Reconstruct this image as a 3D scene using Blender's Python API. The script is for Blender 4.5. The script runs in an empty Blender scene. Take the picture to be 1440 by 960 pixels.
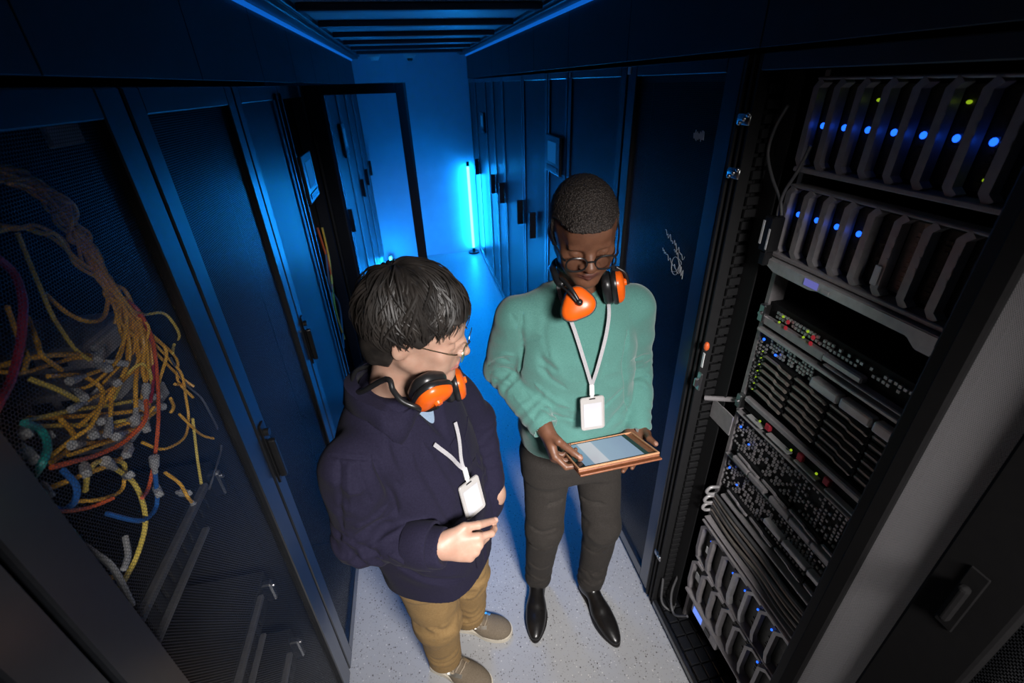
import bpy, bmesh, math, random
import numpy as np
from mathutils import Vector, Matrix
random.seed(7)
scene = bpy.context.scene
COL = scene.collection

# ------------------------------------------------------------------ camera
FPX, CX, CY, CAM_Z = 644.0, 720.0, 480.0, 1.95
vy = np.array([562-720, 120-480, FPX]); vd = np.array([760-720, 1615-480, FPX])
Yc = vy/np.linalg.norm(vy); Dc = vd/np.linalg.norm(vd); Dc = Dc-Yc*Dc.dot(Yc); Dc /= np.linalg.norm(Dc)
Zc = -Dc; Xc = np.cross(Yc, Zc)
RW = np.array([Xc, Yc, Zc])                       # camera space (right, down, forward) -> world
cam_data = bpy.data.cameras.new('camera')
cam = bpy.data.objects.new('camera', cam_data); COL.objects.link(cam)
right, up, back = RW@np.array([1, 0, 0]), RW@np.array([0, -1, 0]), RW@np.array([0, 0, -1])
M = Matrix.Identity(4)
for i in range(3):
    M[i][0], M[i][1], M[i][2] = right[i], up[i], back[i]
M[2][3] = CAM_Z
cam.matrix_world = M
cam_data.sensor_width = 36; cam_data.lens = FPX/1440*36
cam_data.clip_start = 0.02
cam_data.dof.use_dof = True; cam_data.dof.focus_distance = 1.22; cam_data.dof.aperture_fstop = 4.0
scene.camera = cam

def at(px, py, ax, val):
    """a pixel of the photograph and the plane it lies on -> world point"""
    r = RW@np.array([px-CX, py-CY, FPX]); o = np.array([0, 0, CAM_Z])
    return Vector(o+(val-o[ax])/r[ax]*r)

# ------------------------------------------------------------------ world, lamps, exposure
scene.view_settings.view_transform = 'Standard'
scene.view_settings.look = 'None'
scene.view_settings.gamma = 1.0
scene.view_settings.use_curve_mapping = False
scene.view_settings.exposure = 0.0
world = bpy.data.worlds.new('world'); scene.world = world; world.use_nodes = True
world.node_tree.nodes['Background'].inputs[0].default_value = (0.004, 0.006, 0.012, 1)
world.node_tree.nodes['Background'].inputs[1].default_value = 1.0

def lamp(name, loc, target, energy, color, sx, sy=None, spread=180):
    d = bpy.data.lights.new(name, 'AREA'); d.energy = energy; d.color = color
    d.shape = 'RECTANGLE'; d.size = sx; d.size_y = sy or sx; d.spread = math.radians(spread)
    o = bpy.data.objects.new(name, d); COL.objects.link(o); o.location = loc
    o.rotation_euler = (Vector(target)-Vector(loc)).to_track_quat('-Z', 'Y').to_euler()
    return o
KEY_LOC = (0.42, -0.62, 2.18)
lamp('unseen_overhead_light', KEY_LOC, (0.24, 0.92, 0.76), 20, (1.0, 0.965, 0.94), 0.42, 0.42, 70)
lamp('unseen_overhead_light', (0.14, 3.75, 2.215), (0.14, 3.75, 0), 30, (0.0, 0.26, 1.0), 0.30, 3.2, 92)  # added blue fill for floor and end wall, unseen, without a fixture
TUBE_BLUE = (0.007, 0.30, 1.0); TUBE_POWER = 88.0

# ------------------------------------------------------------------ materials
def lin(r, g, b):
    f = lambda c: c/12.92 if c <= 0.04045 else ((c+0.055)/1.055)**2.4
    return (f(r/255), f(g/255), f(b/255), 1)
class N:
    """a tiny node-tree helper"""
    def __init__(s, name):
        s.m = bpy.data.materials.new(name); s.m.use_nodes = True
        s.t = s.m.node_tree; s.n = s.t.nodes; s.b = s.n['Principled BSDF']; s.out = s.n['Material Output']
    def new(s, t, **kw):
        x = s.n.new(t)
        for k, v in kw.items(): setattr(x, k, v)
        return x
    def link(s, a, b): s.t.links.new(a, b)
    def math(s, op, a, b=None):
        x = s.n.new('ShaderNodeMath'); x.operation = op
        for i, v in enumerate((a, b)):
            if v is None: continue
            if isinstance(v, (int, float)): x.inputs[i].default_value = v
            else: s.link(v, x.inputs[i])
        return x.outputs[0]
    def vmath(s, op, a, b=None):
        x = s.n.new('ShaderNodeVectorMath'); x.operation = op
        for i, v in enumerate((a, b)):
            if v is None: continue
            if isinstance(v, tuple): x.inputs[i].default_value = v
            else: s.link(v, x.inputs[i])
        return x.outputs['Value'] if op == 'LENGTH' else x.outputs['Vector']
    def coord(s, kind='Object'): return s.n.new('ShaderNodeTexCoord').outputs[kind]
    def noise(s, scale, detail=3, rough=0.5, vec=None, out='Fac'):
        x = s.n.new('ShaderNodeTexNoise'); x.inputs['Scale'].default_value = scale
        x.inputs['Detail'].default_value = detail; x.inputs['Roughness'].default_value = rough
        s.link(vec if vec is not None else s.coord(), x.inputs['Vector']); return x.outputs[out]
    def ramp(s, fac, stops):
        x = s.n.new('ShaderNodeValToRGB'); e = x.color_ramp.elements
        while len(e) < len(stops): e.new(0.5)
        for k, (p, c) in zip(e, stops): k.position = p; k.color = c
        s.link(fac, x.inputs[0]); return x.outputs[0]
    def mix(s, fac, a, b):
        x = s.n.new('ShaderNodeMix'); x.data_type = 'RGBA'
        for k, v in ((0, fac), (6, a), (7, b)):
            if isinstance(v, (int, float, tuple)): x.inputs[k].default_value = v
            else: s.link(v, x.inputs[k])
        return x.outputs[2]
    def bump(s, h, strength=0.3, dist=0.002):
        x = s.n.new('ShaderNodeBump'); x.inputs['Strength'].default_value = strength; x.inputs['Distance'].default_value = dist
        s.link(h, x.inputs['Height']); s.link(x.outputs[0], s.b.inputs['Normal'])
    def set(s, color=None, rough=None, metal=None, spec=None, sheen=None):
        if color is not None:
            if isinstance(color, tuple): s.b.inputs['Base Color'].default_value = color
            else: s.link(color, s.b.inputs['Base Color'])
        if rough is not None:
            if isinstance(rough, (int, float)): s.b.inputs['Roughness'].default_value = rough
            else: s.link(rough, s.b.inputs['Roughness'])
        if metal is not None: s.b.inputs['Metallic'].default_value = metal
        if spec is not None: s.b.inputs['Specular IOR Level'].default_value = spec
        if sheen is not None: s.b.inputs['Sheen Weight'].default_value = sheen
        return s
def plain(name, color, rough=0.5, metal=0.0, var=0.12, scale=40, spec=0.5):
    k = N(name); n = k.noise(scale)
    lo = tuple(c*(1-var) for c in color[:3])+(1,); hi = tuple(min(1, c*(1+var)) for c in color[:3])+(1,)
    k.set(k.ramp(n, [(0.3, lo), (0.7, hi)]), rough, metal, spec); return k.m
def emit(name, color, power):
    k = N(name); k.b.inputs['Base Color'].default_value = (0.02, 0.02, 0.02, 1)
    k.b.inputs['Emission Color'].default_value = tuple(color[:3])+(1,); k.b.inputs['Emission Strength'].default_value = power
    return k.m
def perforated(name, color, rough, pitch, hole, metal=0.0, axes='YZ'):
    """sheet steel with a staggered grid of round holes, cut by the material"""
    k = N(name); k.set(color, rough, metal)
    sep = k.new('ShaderNodeSeparateXYZ'); k.link(k.coord(), sep.inputs[0])
    u = k.math('MULTIPLY', sep.outputs[axes[0]], 1/pitch); v = k.math('MULTIPLY', sep.outputs[axes[1]], 1/(pitch*1.732))
    ds = []
    for off in (0.0, 0.5):
        a = k.math('SUBTRACT', k.math('FRACT', k.math('ADD', u, off+100)), 0.5)
        b = k.math('MULTIPLY', k.math('SUBTRACT', k.math('FRACT', k.math('ADD', v, off+100)), 0.5), 1.732)
        ds.append(k.math('ADD', k.math('MULTIPLY', a, a), k.math('MULTIPLY', b, b)))
    h = k.math('LESS_THAN', k.math('MINIMUM', ds[0], ds[1]), (hole/pitch/2)**2)
    tr = k.new('ShaderNodeBsdfTransparent'); mx = k.new('ShaderNodeMixShader')
    k.link(h, mx.inputs[0]); k.link(k.b.outputs[0], mx.inputs[1]); k.link(tr.outputs[0], mx.inputs[2]); k.link(mx.outputs[0], k.out.inputs[0])
    return k.m
def thin_glass(name, tint, rough=0.03, fres=1.45):
    k = N(name); tr = k.new('ShaderNodeBsdfTransparent'); tr.inputs[0].default_value = tint
    gl = k.new('ShaderNodeBsdfGlossy'); gl.inputs['Roughness'].default_value = rough
    fr = k.new('ShaderNodeFresnel'); fr.inputs[0].default_value = fres; mx = k.new('ShaderNodeMixShader')
    k.link(fr.outputs[0], mx.inputs[0]); k.link(tr.outputs[0], mx.inputs[1]); k.link(gl.outputs[0], mx.inputs[2]); k.link(mx.outputs[0], k.out.inputs[0])
    return k.m

MT = {}
MT['rack'] = plain('black_powder_coat', (0.012, 0.013, 0.016, 1), 0.42, 0.0, 0.1, 60, 0.3)
for m_ in ('rack',):
    b_ = MT[m_].node_tree.nodes['Principled BSDF']; b_.inputs['Coat Weight'].default_value = 1.0; b_.inputs['Coat IOR'].default_value = 1.65; b_.inputs['Coat Roughness'].default_value = 0.27
MT['rack_matte'] = plain('black_rack_interior', (0.010, 0.010, 0.011, 1), 0.7, 0.0, 0.1, 60, 0.3)
MT['upper'] = plain('dark_containment_panel', (0.020, 0.020, 0.024, 1), 0.5, 0.0, 0.1, 30)
MT['mesh'] = perforated('perforated_black_steel', (0.016, 0.017, 0.020, 1), 0.42, 0.0052, 0.00455)
b_ = MT['mesh'].node_tree.nodes['Principled BSDF']; b_.inputs['Coat Weight'].default_value = 1.0; b_.inputs['Coat IOR'].default_value = 1.65; b_.inputs['Coat Roughness'].default_value = 0.27
MT['mesh_grey'] = perforated('perforated_grey_steel', (0.20, 0.193, 0.20, 1), 0.5, 0.0027, 0.0014)
MT['solid_panel'] = plain('dark_door_panel', (0.014, 0.015, 0.018, 1), 0.36, 0.0, 0.1, 60)
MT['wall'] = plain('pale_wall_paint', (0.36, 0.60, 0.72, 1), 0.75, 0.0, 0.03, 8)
MT['ceil'] = plain('grey_ceiling_panel', (0.30, 0.31, 0.33, 1), 0.45, 0.0, 0.05, 10)
MT['beam'] = plain('dark_ceiling_beam', (0.05, 0.052, 0.06, 1), 0.35, 0.3, 0.1, 20)
MT['steel'] = plain('bare_steel', (0.55, 0.55, 0.56, 1), 0.3, 1.0, 0.08, 80)
MT['greymetal'] = plain('grey_painted_metal', (0.36, 0.335, 0.345, 1), 0.38, 0.25, 0.1, 60)
MT['midgrey'] = plain('mid_grey_bezel', (0.50, 0.485, 0.49, 1), 0.36, 0.35, 0.1, 60)
MT['browngrey'] = plain('warm_grey_tray', (0.28, 0.24, 0.215, 1), 0.36, 0.35, 0.15, 60)
MT['blackplastic'] = plain('black_plastic', (0.012, 0.012, 0.013, 1), 0.3, 0.0, 0.1, 60)
MT['bladeface'] = plain('dark_olive_circuit_face', (0.040, 0.038, 0.030, 1), 0.45, 0.1, 0.4, 120)
MT['deadblack'] = plain('dull_black_frame', (0.0045, 0.0042, 0.0045, 1), 0.85, 0.0, 0.1, 60, 0.08)
MT['steeldark'] = plain('dark_grey_rail', (0.09, 0.088, 0.09, 1), 0.45, 0.2, 0.1, 60)
MT['white'] = plain('white_plastic', (0.72, 0.72, 0.72, 1), 0.4, 0.0, 0.04, 60)
MT['palegrey'] = plain('pale_grey_plastic', (0.42, 0.42, 0.42, 1), 0.45, 0.0, 0.06, 60)
MT['yellow'] = plain('yellow_cable_jacket', (0.92, 0.48, 0.05, 1), 0.45, 0.0, 0.12, 60)
MT['paleyellow'] = plain('pale_yellow_cable_jacket', (0.82, 0.62, 0.12, 1), 0.45, 0.0, 0.12, 60)
MT['orange'] = plain('orange_cable_jacket', (0.75, 0.13, 0.03, 1), 0.45, 0.0, 0.12, 60)
MT['red'] = plain('red_cable_jacket', (0.45, 0.03, 0.05, 1), 0.45, 0.0, 0.12, 60)
MT['teal'] = plain('teal_cable_jacket', (0.02, 0.33, 0.30, 1), 0.45, 0.0, 0.12, 60)
MT['bluecable'] = plain('blue_cable_jacket', (0.02, 0.13, 0.45, 1), 0.45, 0.0, 0.12, 60)
MT['greycable'] = plain('grey_cable_jacket', (0.10, 0.10, 0.105, 1), 0.5, 0.0, 0.12, 60)
MT['led_blue'] = emit('blue_indicator_light', (0.01, 0.10, 1.0), 2.6)
MT['led_green'] = emit('green_indicator_light', (0.25, 0.40, 0.01), 1.0)
MT['led_red'] = emit('red_indicator_light', (0.30, 0.01, 0.02), 0.8)
MT['lcd'] = emit('blue_status_screen', (0.16, 0.30, 1.0), 1.0)
MT['violet'] = emit('violet_status_screen', (0.22, 0.22, 0.75), 0.5)
MT['tube'] = emit('blue_tube_light', TUBE_BLUE, TUBE_POWER)
MT['strip'] = emit('blue_strip_light', (0.004, 0.12, 0.60), 0.8)
MT['panelscreen'] = emit('wall_display_screen', (0.005, 0.09, 0.30), 0.55)
MT['leafglass'] = thin_glass('clear_door_glass', (0.86, 0.88, 0.90, 1))

k = N('speckled_vinyl_floor'); co = k.coord()
base = k.ramp(k.noise(2.2, 3, 0.5, co), [(0.3, (0.355, 0.358, 0.372, 1)), (0.7, (0.405, 0.408, 0.420, 1))])
def specks(scale, thr, seed):
    v = k.new('ShaderNodeTexVoronoi'); v.inputs['Scale'].default_value = scale
    k.link(k.vmath('ADD', co, (seed, seed*1.7, 0)), v.inputs['Vector'])
    sc = k.new('ShaderNodeSeparateColor'); k.link(v.outputs['Color'], sc.inputs[0])
    near = k.math('LESS_THAN', v.outputs['Distance'], thr)
    return k.math('MULTIPLY', near, k.math('GREATER_THAN', sc.outputs[0], 0.55))
c1 = k.mix(specks(95, 0.24, 3.1), base, (0.17, 0.165, 0.16, 1))
c2 = k.mix(specks(80, 0.2, 7.7), c1, (0.58, 0.57, 0.56, 1))
c3 = k.mix(specks(45, 0.14, 5.3), c2, (0.11, 0.10, 0.10, 1))
c4 = k.mix(specks(150, 0.28, 9.3), c3, (0.29, 0.29, 0.29, 1))
k.set(c4, 0.42); k.bump(k.noise(160, 2, 0.5, co), 0.12, 0.001); MT['floor'] = k.m

# ------------------------------------------------------------------ mesh helpers
class MB:
    """collects shapes and links them as ONE mesh object"""
    def __init__(s): s.bm = bmesh.new()
    def _add(s, tmp, mat4=None, mi=0):
        if mat4 is not None: bmesh.ops.transform(tmp, matrix=mat4, verts=tmp.verts)
        for f in tmp.faces: f.material_index = mi
        me = bpy.data.meshes.new('t'); tmp.to_mesh(me); tmp.free(); s.bm.from_mesh(me); bpy.data.meshes.remove(me)
        return s
    def box(s, x0, x1, y0, y1, z0, z1, bev=0.0, mat4=None, seg=1, mi=0):
        t = bmesh.new(); bmesh.ops.create_cube(t, size=1.0)
        for v in t.verts:
            v.co = Vector(((x0+x1)/2+v.co.x*(x1-x0), (y0+y1)/2+v.co.y*(y1-y0), (z0+z1)/2+v.co.z*(z1-z0)))
        if bev > 0: bmesh.ops.bevel(t, geom=list(t.edges), offset=min(bev, 0.45*min(abs(x1-x0), abs(y1-y0), abs(z1-z0))), segments=seg, affect='EDGES', profile=0.5)
        return s._add(t, mat4, mi)
    def cyl(s, a, b, r, r2=None, n=16, mi=0):
        a, b = Vector(a), Vector(b); t = bmesh.new(); L = (b-a).length
        bmesh.ops.create_cone(t, cap_ends=True, segments=n, radius1=r, radius2=r if r2 is None else r2, depth=L)
        m = Matrix.Translation((a+b)/2)@(b-a).to_track_quat('Z', 'Y').to_matrix().to_4x4()
        return s._add(t, m, mi)
    def ball(s, c, r, n=12, mi=0):
        t = bmesh.new(); bmesh.ops.create_uvsphere(t, u_segments=n, v_segments=max(6, n//2), radius=1.0)
        r = (r, r, r) if isinstance(r, (int, float)) else r
        return s._add(t, Matrix.Translation(c)@Matrix.Diagonal((*r, 1)), mi)
    def tube(s, pts, r, n=8, mi=0, flat=None, up=None):
        """swept section along pts; r a number or a list; flat=(w, h) gives a strap"""
        pts = [Vector(p) for p in pts]; t = bmesh.new(); rings = []; k = len(pts)
        nrm = None
        for i, p in enumerate(pts):
            d = (pts[min(i+1, k-1)]-pts[max(i-1, 0)]).normalized()
            if nrm is None:
                ref = Vector(up) if up is not None else (Vector((0, 0, 1)) if abs(d.z) < 0.9 else Vector((1, 0, 0)))
                nrm = (ref-d*ref.dot(d)).normalized()
            else:
                q = nrm-d*nrm.dot(d); nrm = q.normalized() if q.length > 1e-6 else nrm
            if up is not None and not callable(up):
                q = Vector(up)-d*Vector(up).dot(d)
                if q.length > 1e-4: nrm = q.normalized()
            bi = d.cross(nrm); ri = r[i] if isinstance(r, (list, tuple)) else r
            if flat: ring = [t.verts.new(p+bi*(flat[0]*cx)+nrm*(flat[1]*cy)) for cx, cy in ((-.5, -.5), (.5, -.5), (.5, .5), (-.5, .5))]
            else: ring = [t.verts.new(p+(nrm*math.cos(2*math.pi*j/n)+bi*math.sin(2*math.pi*j/n))*ri) for j in range(n)]
            rings.append(ring)
        m = len(rings[0])
        for a, b in zip(rings, rings[1:]):
            for j in range(m): t.faces.new((a[j], a[(j+1) % m], b[(j+1) % m], b[j]))
        t.faces.new(rings[0][::-1]); t.faces.new(rings[-1])
        bmesh.ops.recalc_face_normals(t, faces=t.faces)
        return s._add(t, None, mi)
    def prism(s, poly, depth, mat4=None, bev=0.0, mi=0):
        """poly in local XY, extruded along +Z"""
        t = bmesh.new(); vs = [t.verts.new((x, y, 0)) for x, y in poly]; f = t.faces.new(vs)
        r = bmesh.ops.extrude_face_region(t, geom=[f])
        for v in r['geom']:
            if isinstance(v, bmesh.types.BMVert): v.co.z += depth
        bmesh.ops.recalc_face_normals(t, faces=t.faces)
        if bev > 0: bmesh.ops.bevel(t, geom=list(t.edges), offset=bev, segments=2, affect='EDGES')
        return s._add(t, mat4, mi)
    def build(s, name, mat, parent=None, smooth=False, loc=None):
        me = bpy.data.meshes.new(name); s.bm.to_mesh(me); s.bm.free()
        for m in (mat if isinstance(mat, (list, tuple)) else [mat]): me.materials.append(MT[m] if isinstance(m, str) else m)
        if smooth:
            me.shade_smooth()
            me.set_sharp_from_angle(angle=math.radians(50))
        o = bpy.data.objects.new(name, me); COL.objects.link(o)
        if parent is not None:
            o.parent = parent
            w = parent.matrix_basis if parent.parent is None else parent.parent.matrix_basis@parent.matrix_basis
            me.transform(w.inverted())
        if loc is not None:
            me.transform(Matrix.Translation(-Vector(loc))); o.location = loc
        return o
def tag(o, label=None, cat=None, group=None, kind=None):
    if label: o['label'] = label
    if cat: o['category'] = cat
    if group: o['group'] = group
    if kind: o['kind'] = kind
    return o
def thing(name, loc, label, cat, group=None):
    o = bpy.data.objects.new(name, None); COL.objects.link(o); o.location = loc; o.empty_display_size = 0.05
    return tag(o, label, cat, group)
def struct(mb, name, mat): return tag(mb.build(name, mat), kind='structure')
def spline(pts, n=8):
    """Catmull-Rom through pts"""
    P = [Vector(p) for p in pts]; P = [P[0]*2-P[1]]+P+[P[-1]*2-P[-2]]; out = []
    for i in range(1, len(P)-2):
        a, b, c, d = P[i-1:i+3]
        for j in range(n):
            t = j/n; out.append(0.5*((2*b)+(c-a)*t+(2*a-5*b+4*c-d)*t*t+(3*b-a-3*c+d)*t**3))
    out.append(P[-2]); return out
def copy_tree(o, parent=None):
    c = o.copy(); COL.objects.link(c)
    if parent is not None: c.parent = parent
    for ch in list(o.children): copy_tree(ch, c)
    return c

# ------------------------------------------------------------------ the setting
XL, XR, YF = -0.468, 0.756, 5.90
TOPL, TOPR, ZC = 1.968, 1.988, 2.25
struct(MB().box(-1.7, 2.0, -1.7, YF+0.1, -0.06, 0.0), 'floor', 'floor')
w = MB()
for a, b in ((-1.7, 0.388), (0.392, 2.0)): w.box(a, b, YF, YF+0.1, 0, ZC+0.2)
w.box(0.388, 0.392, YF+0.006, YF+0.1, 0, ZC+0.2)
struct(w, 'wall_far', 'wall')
struct(MB().box(-1.7, 2.0, -1.75, -1.65, 0, ZC+0.2), 'wall_back', 'upper')
def containment(side, x, xo, z0, seams):
    w = MB(); ys = [-1.65]+seams+[YF]
    for a, b in zip(ys, ys[1:]): w.box(min(x, xo), max(x, xo), a+0.0015, b-0.0015, z0+0.008, ZC-0.02, 0.001)
    far = x-0.9 if x < 0 else x+0.9
    w.box(min(far, far-0.05*np.sign(-x)), max(far, far-0.05*np.sign(-x)), -1.65, YF, 0, ZC)
    w.box(min(x, far), max(x, far), -1.65, YF, ZC-0.02, ZC-0.005)
    struct(w, 'wall_'+side, 'upper')
containment('left', XL, XL-0.03, TOPL, [-0.4, 0.19, 0.83, 1.42, 2.02, 2.62, 3.22, 3.82, 4.42, 5.02])
containment('right', XR, XR+0.03, TOPR, [-0.2, 0.41, 1.015, 1.68, 2.31, 2.93, 3.6, 4.3, 5.0])
# ceiling with cross beams between the two racks
struct(MB().box(XL-0.05, XR+0.05, -1.65, YF, ZC, ZC+0.05), 'ceiling', 'ceil')
struct(MB().box(XL, XL+0.075, -1.65, YF, ZC-0.045, ZC-0.001, 0.004).box(XL+0.075, XL+0.095, -1.65, YF, ZC-0.025, ZC-0.001, 0.003), 'trim_1', 'beam')
struct(MB().box(XR-0.075, XR, -1.65, YF, ZC-0.03, ZC-0.001, 0.004).box(XR-0.095, XR-0.075, -1.65, YF, ZC-0.018, ZC-0.001, 0.003), 'trim_2', 'beam')
i = 3
for y in (-0.7, -0.05, 0.56, 1.18, 1.80, 2.40, 3.0, 3.6, 4.2, 4.8, 5.4):
    struct(MB().box(XL+0.10, XR-0.10, y-0.028, y+0.028, ZC-0.03, ZC-0.001, 0.006, seg=2).box(XL+0.10, XR-0.10, y+0.055, y+0.068, ZC-0.012, ZC-0.001, 0.003), 'trim_%d' % i, 'beam'); i += 1
for nm, x0, x1, z, lb in (('left', XL+0.002, XL+0.014, ZC-0.052, 'thin blue strip light along the ceiling edge above the cabinets with tangled cables'),
                          ('right', XR-0.014, XR-0.002, ZC-0.036, 'thin blue strip light along the ceiling edge above the open server rack side')):
    t = thing('strip_light', ((x0+x1)/2, 2.1, z), lb, 'light')
    MB().box(x0, x1, 1.5, YF-0.02, z-0.008, z+0.005, 0.001).build('diffuser', 'strip', t)
    MB().box(x0-0.001, x1+0.001, 1.5, YF-0.02, z+0.0055, z+0.009).build('channel', 'greymetal', t)
# smoke detectors by the far wall
for x, lb in ((-0.215, 'flat white smoke detector on the ceiling above the open glass door'), (0.14, 'white smoke detector with dark lens on the ceiling nearer the tube lamp')):
    t = thing('smoke_detector', (x, 5.66, ZC), lb, 'smoke detector')
    MB().cyl((x, 5.66, ZC-0.001), (x, 5.66, ZC-0.04), 0.062, n=24).build('base', 'white', t, True)
    if x < 0: MB().cyl((x, 5.66, ZC-0.0405), (x, 5.66, ZC-0.07), 0.05, 0.036, 24).build('housing', 'white', t, True)
    else:
        MB().cyl((x, 5.66, ZC-0.0405), (x, 5.66, ZC-0.06), 0.05, 0.045, 24).build('housing', 'white', t, True)
        MB().ball((x, 5.66, ZC-0.065), (0.03, 0.03, 0.024), 16).build('lens', 'blackplastic', t, True)
# tube lamps
t = thing('tube_lamp', (0.675, 5.83, 0), 'bright white-blue tube lamp standing upright in the far corner', 'lamp')
MB().cyl((0.675, 5.83, 0.075), (0.675, 5.83, 1.075), 0.016, n=16).build('tube', 'tube', t, True)
MB().cyl((0.675, 5.83, 0.001), (0.675, 5.83, 0.02), 0.07, n=24).cyl((0.675, 5.83, 0.02), (0.675, 5.83, 0.074), 0.02, n=16).build('base', 'blackplastic', t, True)
MB().cyl((0.675, 5.83, 1.076), (0.675, 5.83, 1.13), 0.018, n=16).build('end_cap', 'blackplastic', t, True)
t = thing('tube_lamp', (-0.40, 5.35, 0), 'tube lamp lying on the floor along the far cabinets, only its bright tip showing', 'lamp')
MB().cyl((-0.395, 5.80, 0.05), (-0.395, 4.85, 0.05), 0.016, n=16).build('tube', 'tube', t, True)
for a, b in ((5.80, 5.84), (4.81, 4.85)):
    MB().cyl((-0.395, a, 0.05), (-0.395, b, 0.05), 0.018, n=16).box(-0.415, -0.375, a, b, 0.001, 0.05, 0.004).build('end_cap', 'blackplastic', t, True)
# ------------------------------------------------------------------ server racks
class Face:
    """boxes placed by (along the aisle, up, depth behind the rack front)"""
    def __init__(s, side): s.sg = -1 if side == 'L' else 1; s.x0 = XL if side == 'L' else XR
    def X(s, d): return s.x0+s.sg*d
    def box(s, mb, y0, y1, z0, z1, d0, d1, bev=0.0, seg=1, mi=0):
        a, b = s.X(d0), s.X(d1); mb.box(min(a, b), max(a, b), y0, y1, z0, z1, bev, None, seg, mi); return mb
FL, FR = Face('L'), Face('R')
def sheet(name, fc, y0, y1, z0, z1, d, mat, parent):
    x = fc.X(d); t = MB(); vs = [t.bm.verts.new((x, y, z)) for y, z in ((y0, z0), (y1, z0), (y1, z1), (y0, z1))]
    t.bm.faces.new(vs if fc.sg < 0 else vs[::-1]); return t.build(name, mat, parent)
def carcass(fc, y0, y1, top, parent, depth=0.78, blank=True):
    m = MB(); d0 = 0.026
    for a, b in ((y0, y0+0.004), (y1-0.004, y1)): fc.box(m, a, b, 0.02, top, d0+0.06, depth)
    for a, b in ((y0, y0+0.028), (y1-0.028, y1)): fc.box(m, a, b, 0.02, top, d0, d0+0.06, 0.003)
    fc.box(m, y0+0.0285, y1-0.0285, top-0.05, top, d0, depth); fc.box(m, y0+0.0285, y1-0.0285, 0.02, 0.07, d0, depth)
    fc.box(m, y0+0.0285, y1-0.0285, 0.0705, top-0.0505, depth-0.01, depth)
    for yy in (y0+0.05, y1-0.05):
        for d in (0.08, depth-0.06): m.cyl((fc.X(d), yy, 0.0005), (fc.X(d), yy, 0.0195), 0.02, n=10)
    m.build('cabinet_frame', 'rack_matte', parent)
def rack_door(fc, y0, y1, top, parent, panel='mesh', handle=None, sw=0.055, rail=0.04, hz=1.1, bot=0.03):
    m = MB(); z0, z1 = bot, top-0.006
    for a, b in ((y0+0.003, y0+sw), (y1-sw, y1-0.003)): fc.box(m, a, b, z0, z1, 0.0, 0.022, 0.003)
    fc.box(m, y0+sw+0.0003, y1-sw-0.0003, z1-rail, z1, 0.0005, 0.0215, 0.002); fc.box(m, y0+sw+0.0003, y1-sw-0.0003, z0, z0+0.06, 0.0005, 0.0215, 0.002)
    d = m.build('door', 'rack', parent)
    if panel == 'mesh': sheet('door_panel', fc, y0+sw-0.004, y1-sw+0.004, z0+0.05, z1-rail+0.004, 0.012, 'mesh', d)
    else:
        q = MB(); fc.box(q, y0+sw+0.0005, y1-sw-0.0005, z0+0.0605, z1-rail-0.0005, 0.006, 0.012); q.build('door_panel', panel, d)
    if handle:
        hy = y0+sw*0.5 if handle == 'near' else y1-sw*0.5
        h = MB(); fc.box(h, hy-0.014, hy+0.014, hz-0.10, hz+0.10, -0.004, -0.0002, 0.002)
        fc.box(h, hy-0.008, hy+0.008, hz-0.085, hz+0.045, -0.022, -0.0045, 0.004, 2)
        h.cyl((fc.X(-0.004), hy, hz+0.07), (fc.X(-0.016), hy, hz+0.07), 0.010, n=12)
        h.build('door_handle', 'blackplastic', d)
    return d
def display(fc, y0, y1, z0, z1, parent):
    m = MB(); fc.box(m, y0, y1, z0, z1, -0.018, -0.001, 0.004, 2); p = m.build('control_panel', 'rack', parent)
    s = MB(); w, h = y1-y0, z1-z0
    fc.box(s, y0+w*0.22, y1-w*0.22, z0+h*0.30, z1-h*0.16, -0.0205, -0.0185, 0.0008); s.build('screen', 'panelscreen', p)
    b = MB(); fc.box(b, y0+w*0.12, y1-w*0.12, z0+h*0.09, z0+h*0.20, -0.0215, -0.0185, 0.001); b.build('button_strip', 'blackplastic', p)
def tab_handle(fc, y, z, h, parent, w=0.07):
    m = MB(); fc.box(m, y-0.012, y+0.012, z-h/2, z+h/2, -w, -0.001, 0.004, 2); m.build('door_handle', 'blackplastic', parent)

# closed and open cabinets on the side of the tangled cables
def rack(fc, y0, y1, top, name, label, cat='server rack', group=None):
    t = thing(name, (fc.X(0.3), (y0+y1)/2, 0), label, cat, group); t['label'] = label; return t
rk = {}
r = rk['A'] = rack(FL, 0.415, 1.013, TOPL, 'server_rack', 'black server rack full of tangled yellow cables behind its mesh door')
carcass(FL, 0.417, 1.011, TOPL-0.004, r); rack_door(FL, 0.415, 1.013, TOPL, r, 'mesh', None, 0.078, 0.045)
r = rk['B'] = rack(FL, 1.017, 1.617, TOPL, 'server_rack', 'black mesh-door rack between the tangled-cable rack and the display-panel rack')
carcass(FL, 1.019, 1.615, TOPL-0.004, r); rack_door(FL, 1.017, 1.617, TOPL, r, 'mesh', 'near', 0.062, 0.045, 1.10)
r = rk['C'] = rack(FL, 1.621, 2.235, TOPL, 'server_rack', 'dark cabinet next to the opened glass door, with a square display panel at its edge')
carcass(FL, 1.623, 2.233, TOPL-0.004, r); rack_door(FL, 1.621, 2.235, TOPL, r, 'solid_panel', 'near', 0.06, 0.045, 1.12)
m = MB(); FL.box(m, 2.10, 2.118, 0.05, TOPL-0.03, -0.008, -0.0002, 0.002); FL.box(m, 2.18, 2.192, 0.05, TOPL-0.03, -0.008, -0.0002, 0.002); m.build('edge_strip', 'rack', r)
display(FL, 2.215, 2.45, 1.50, 1.70, r)
r = rk['D'] = rack(FL, 2.239, 2.839, TOPL, 'server_rack', 'black rack with its glass door swung open into the aisle')
carcass(FL, 2.241, 2.837, TOPL-0.004, r)
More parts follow.
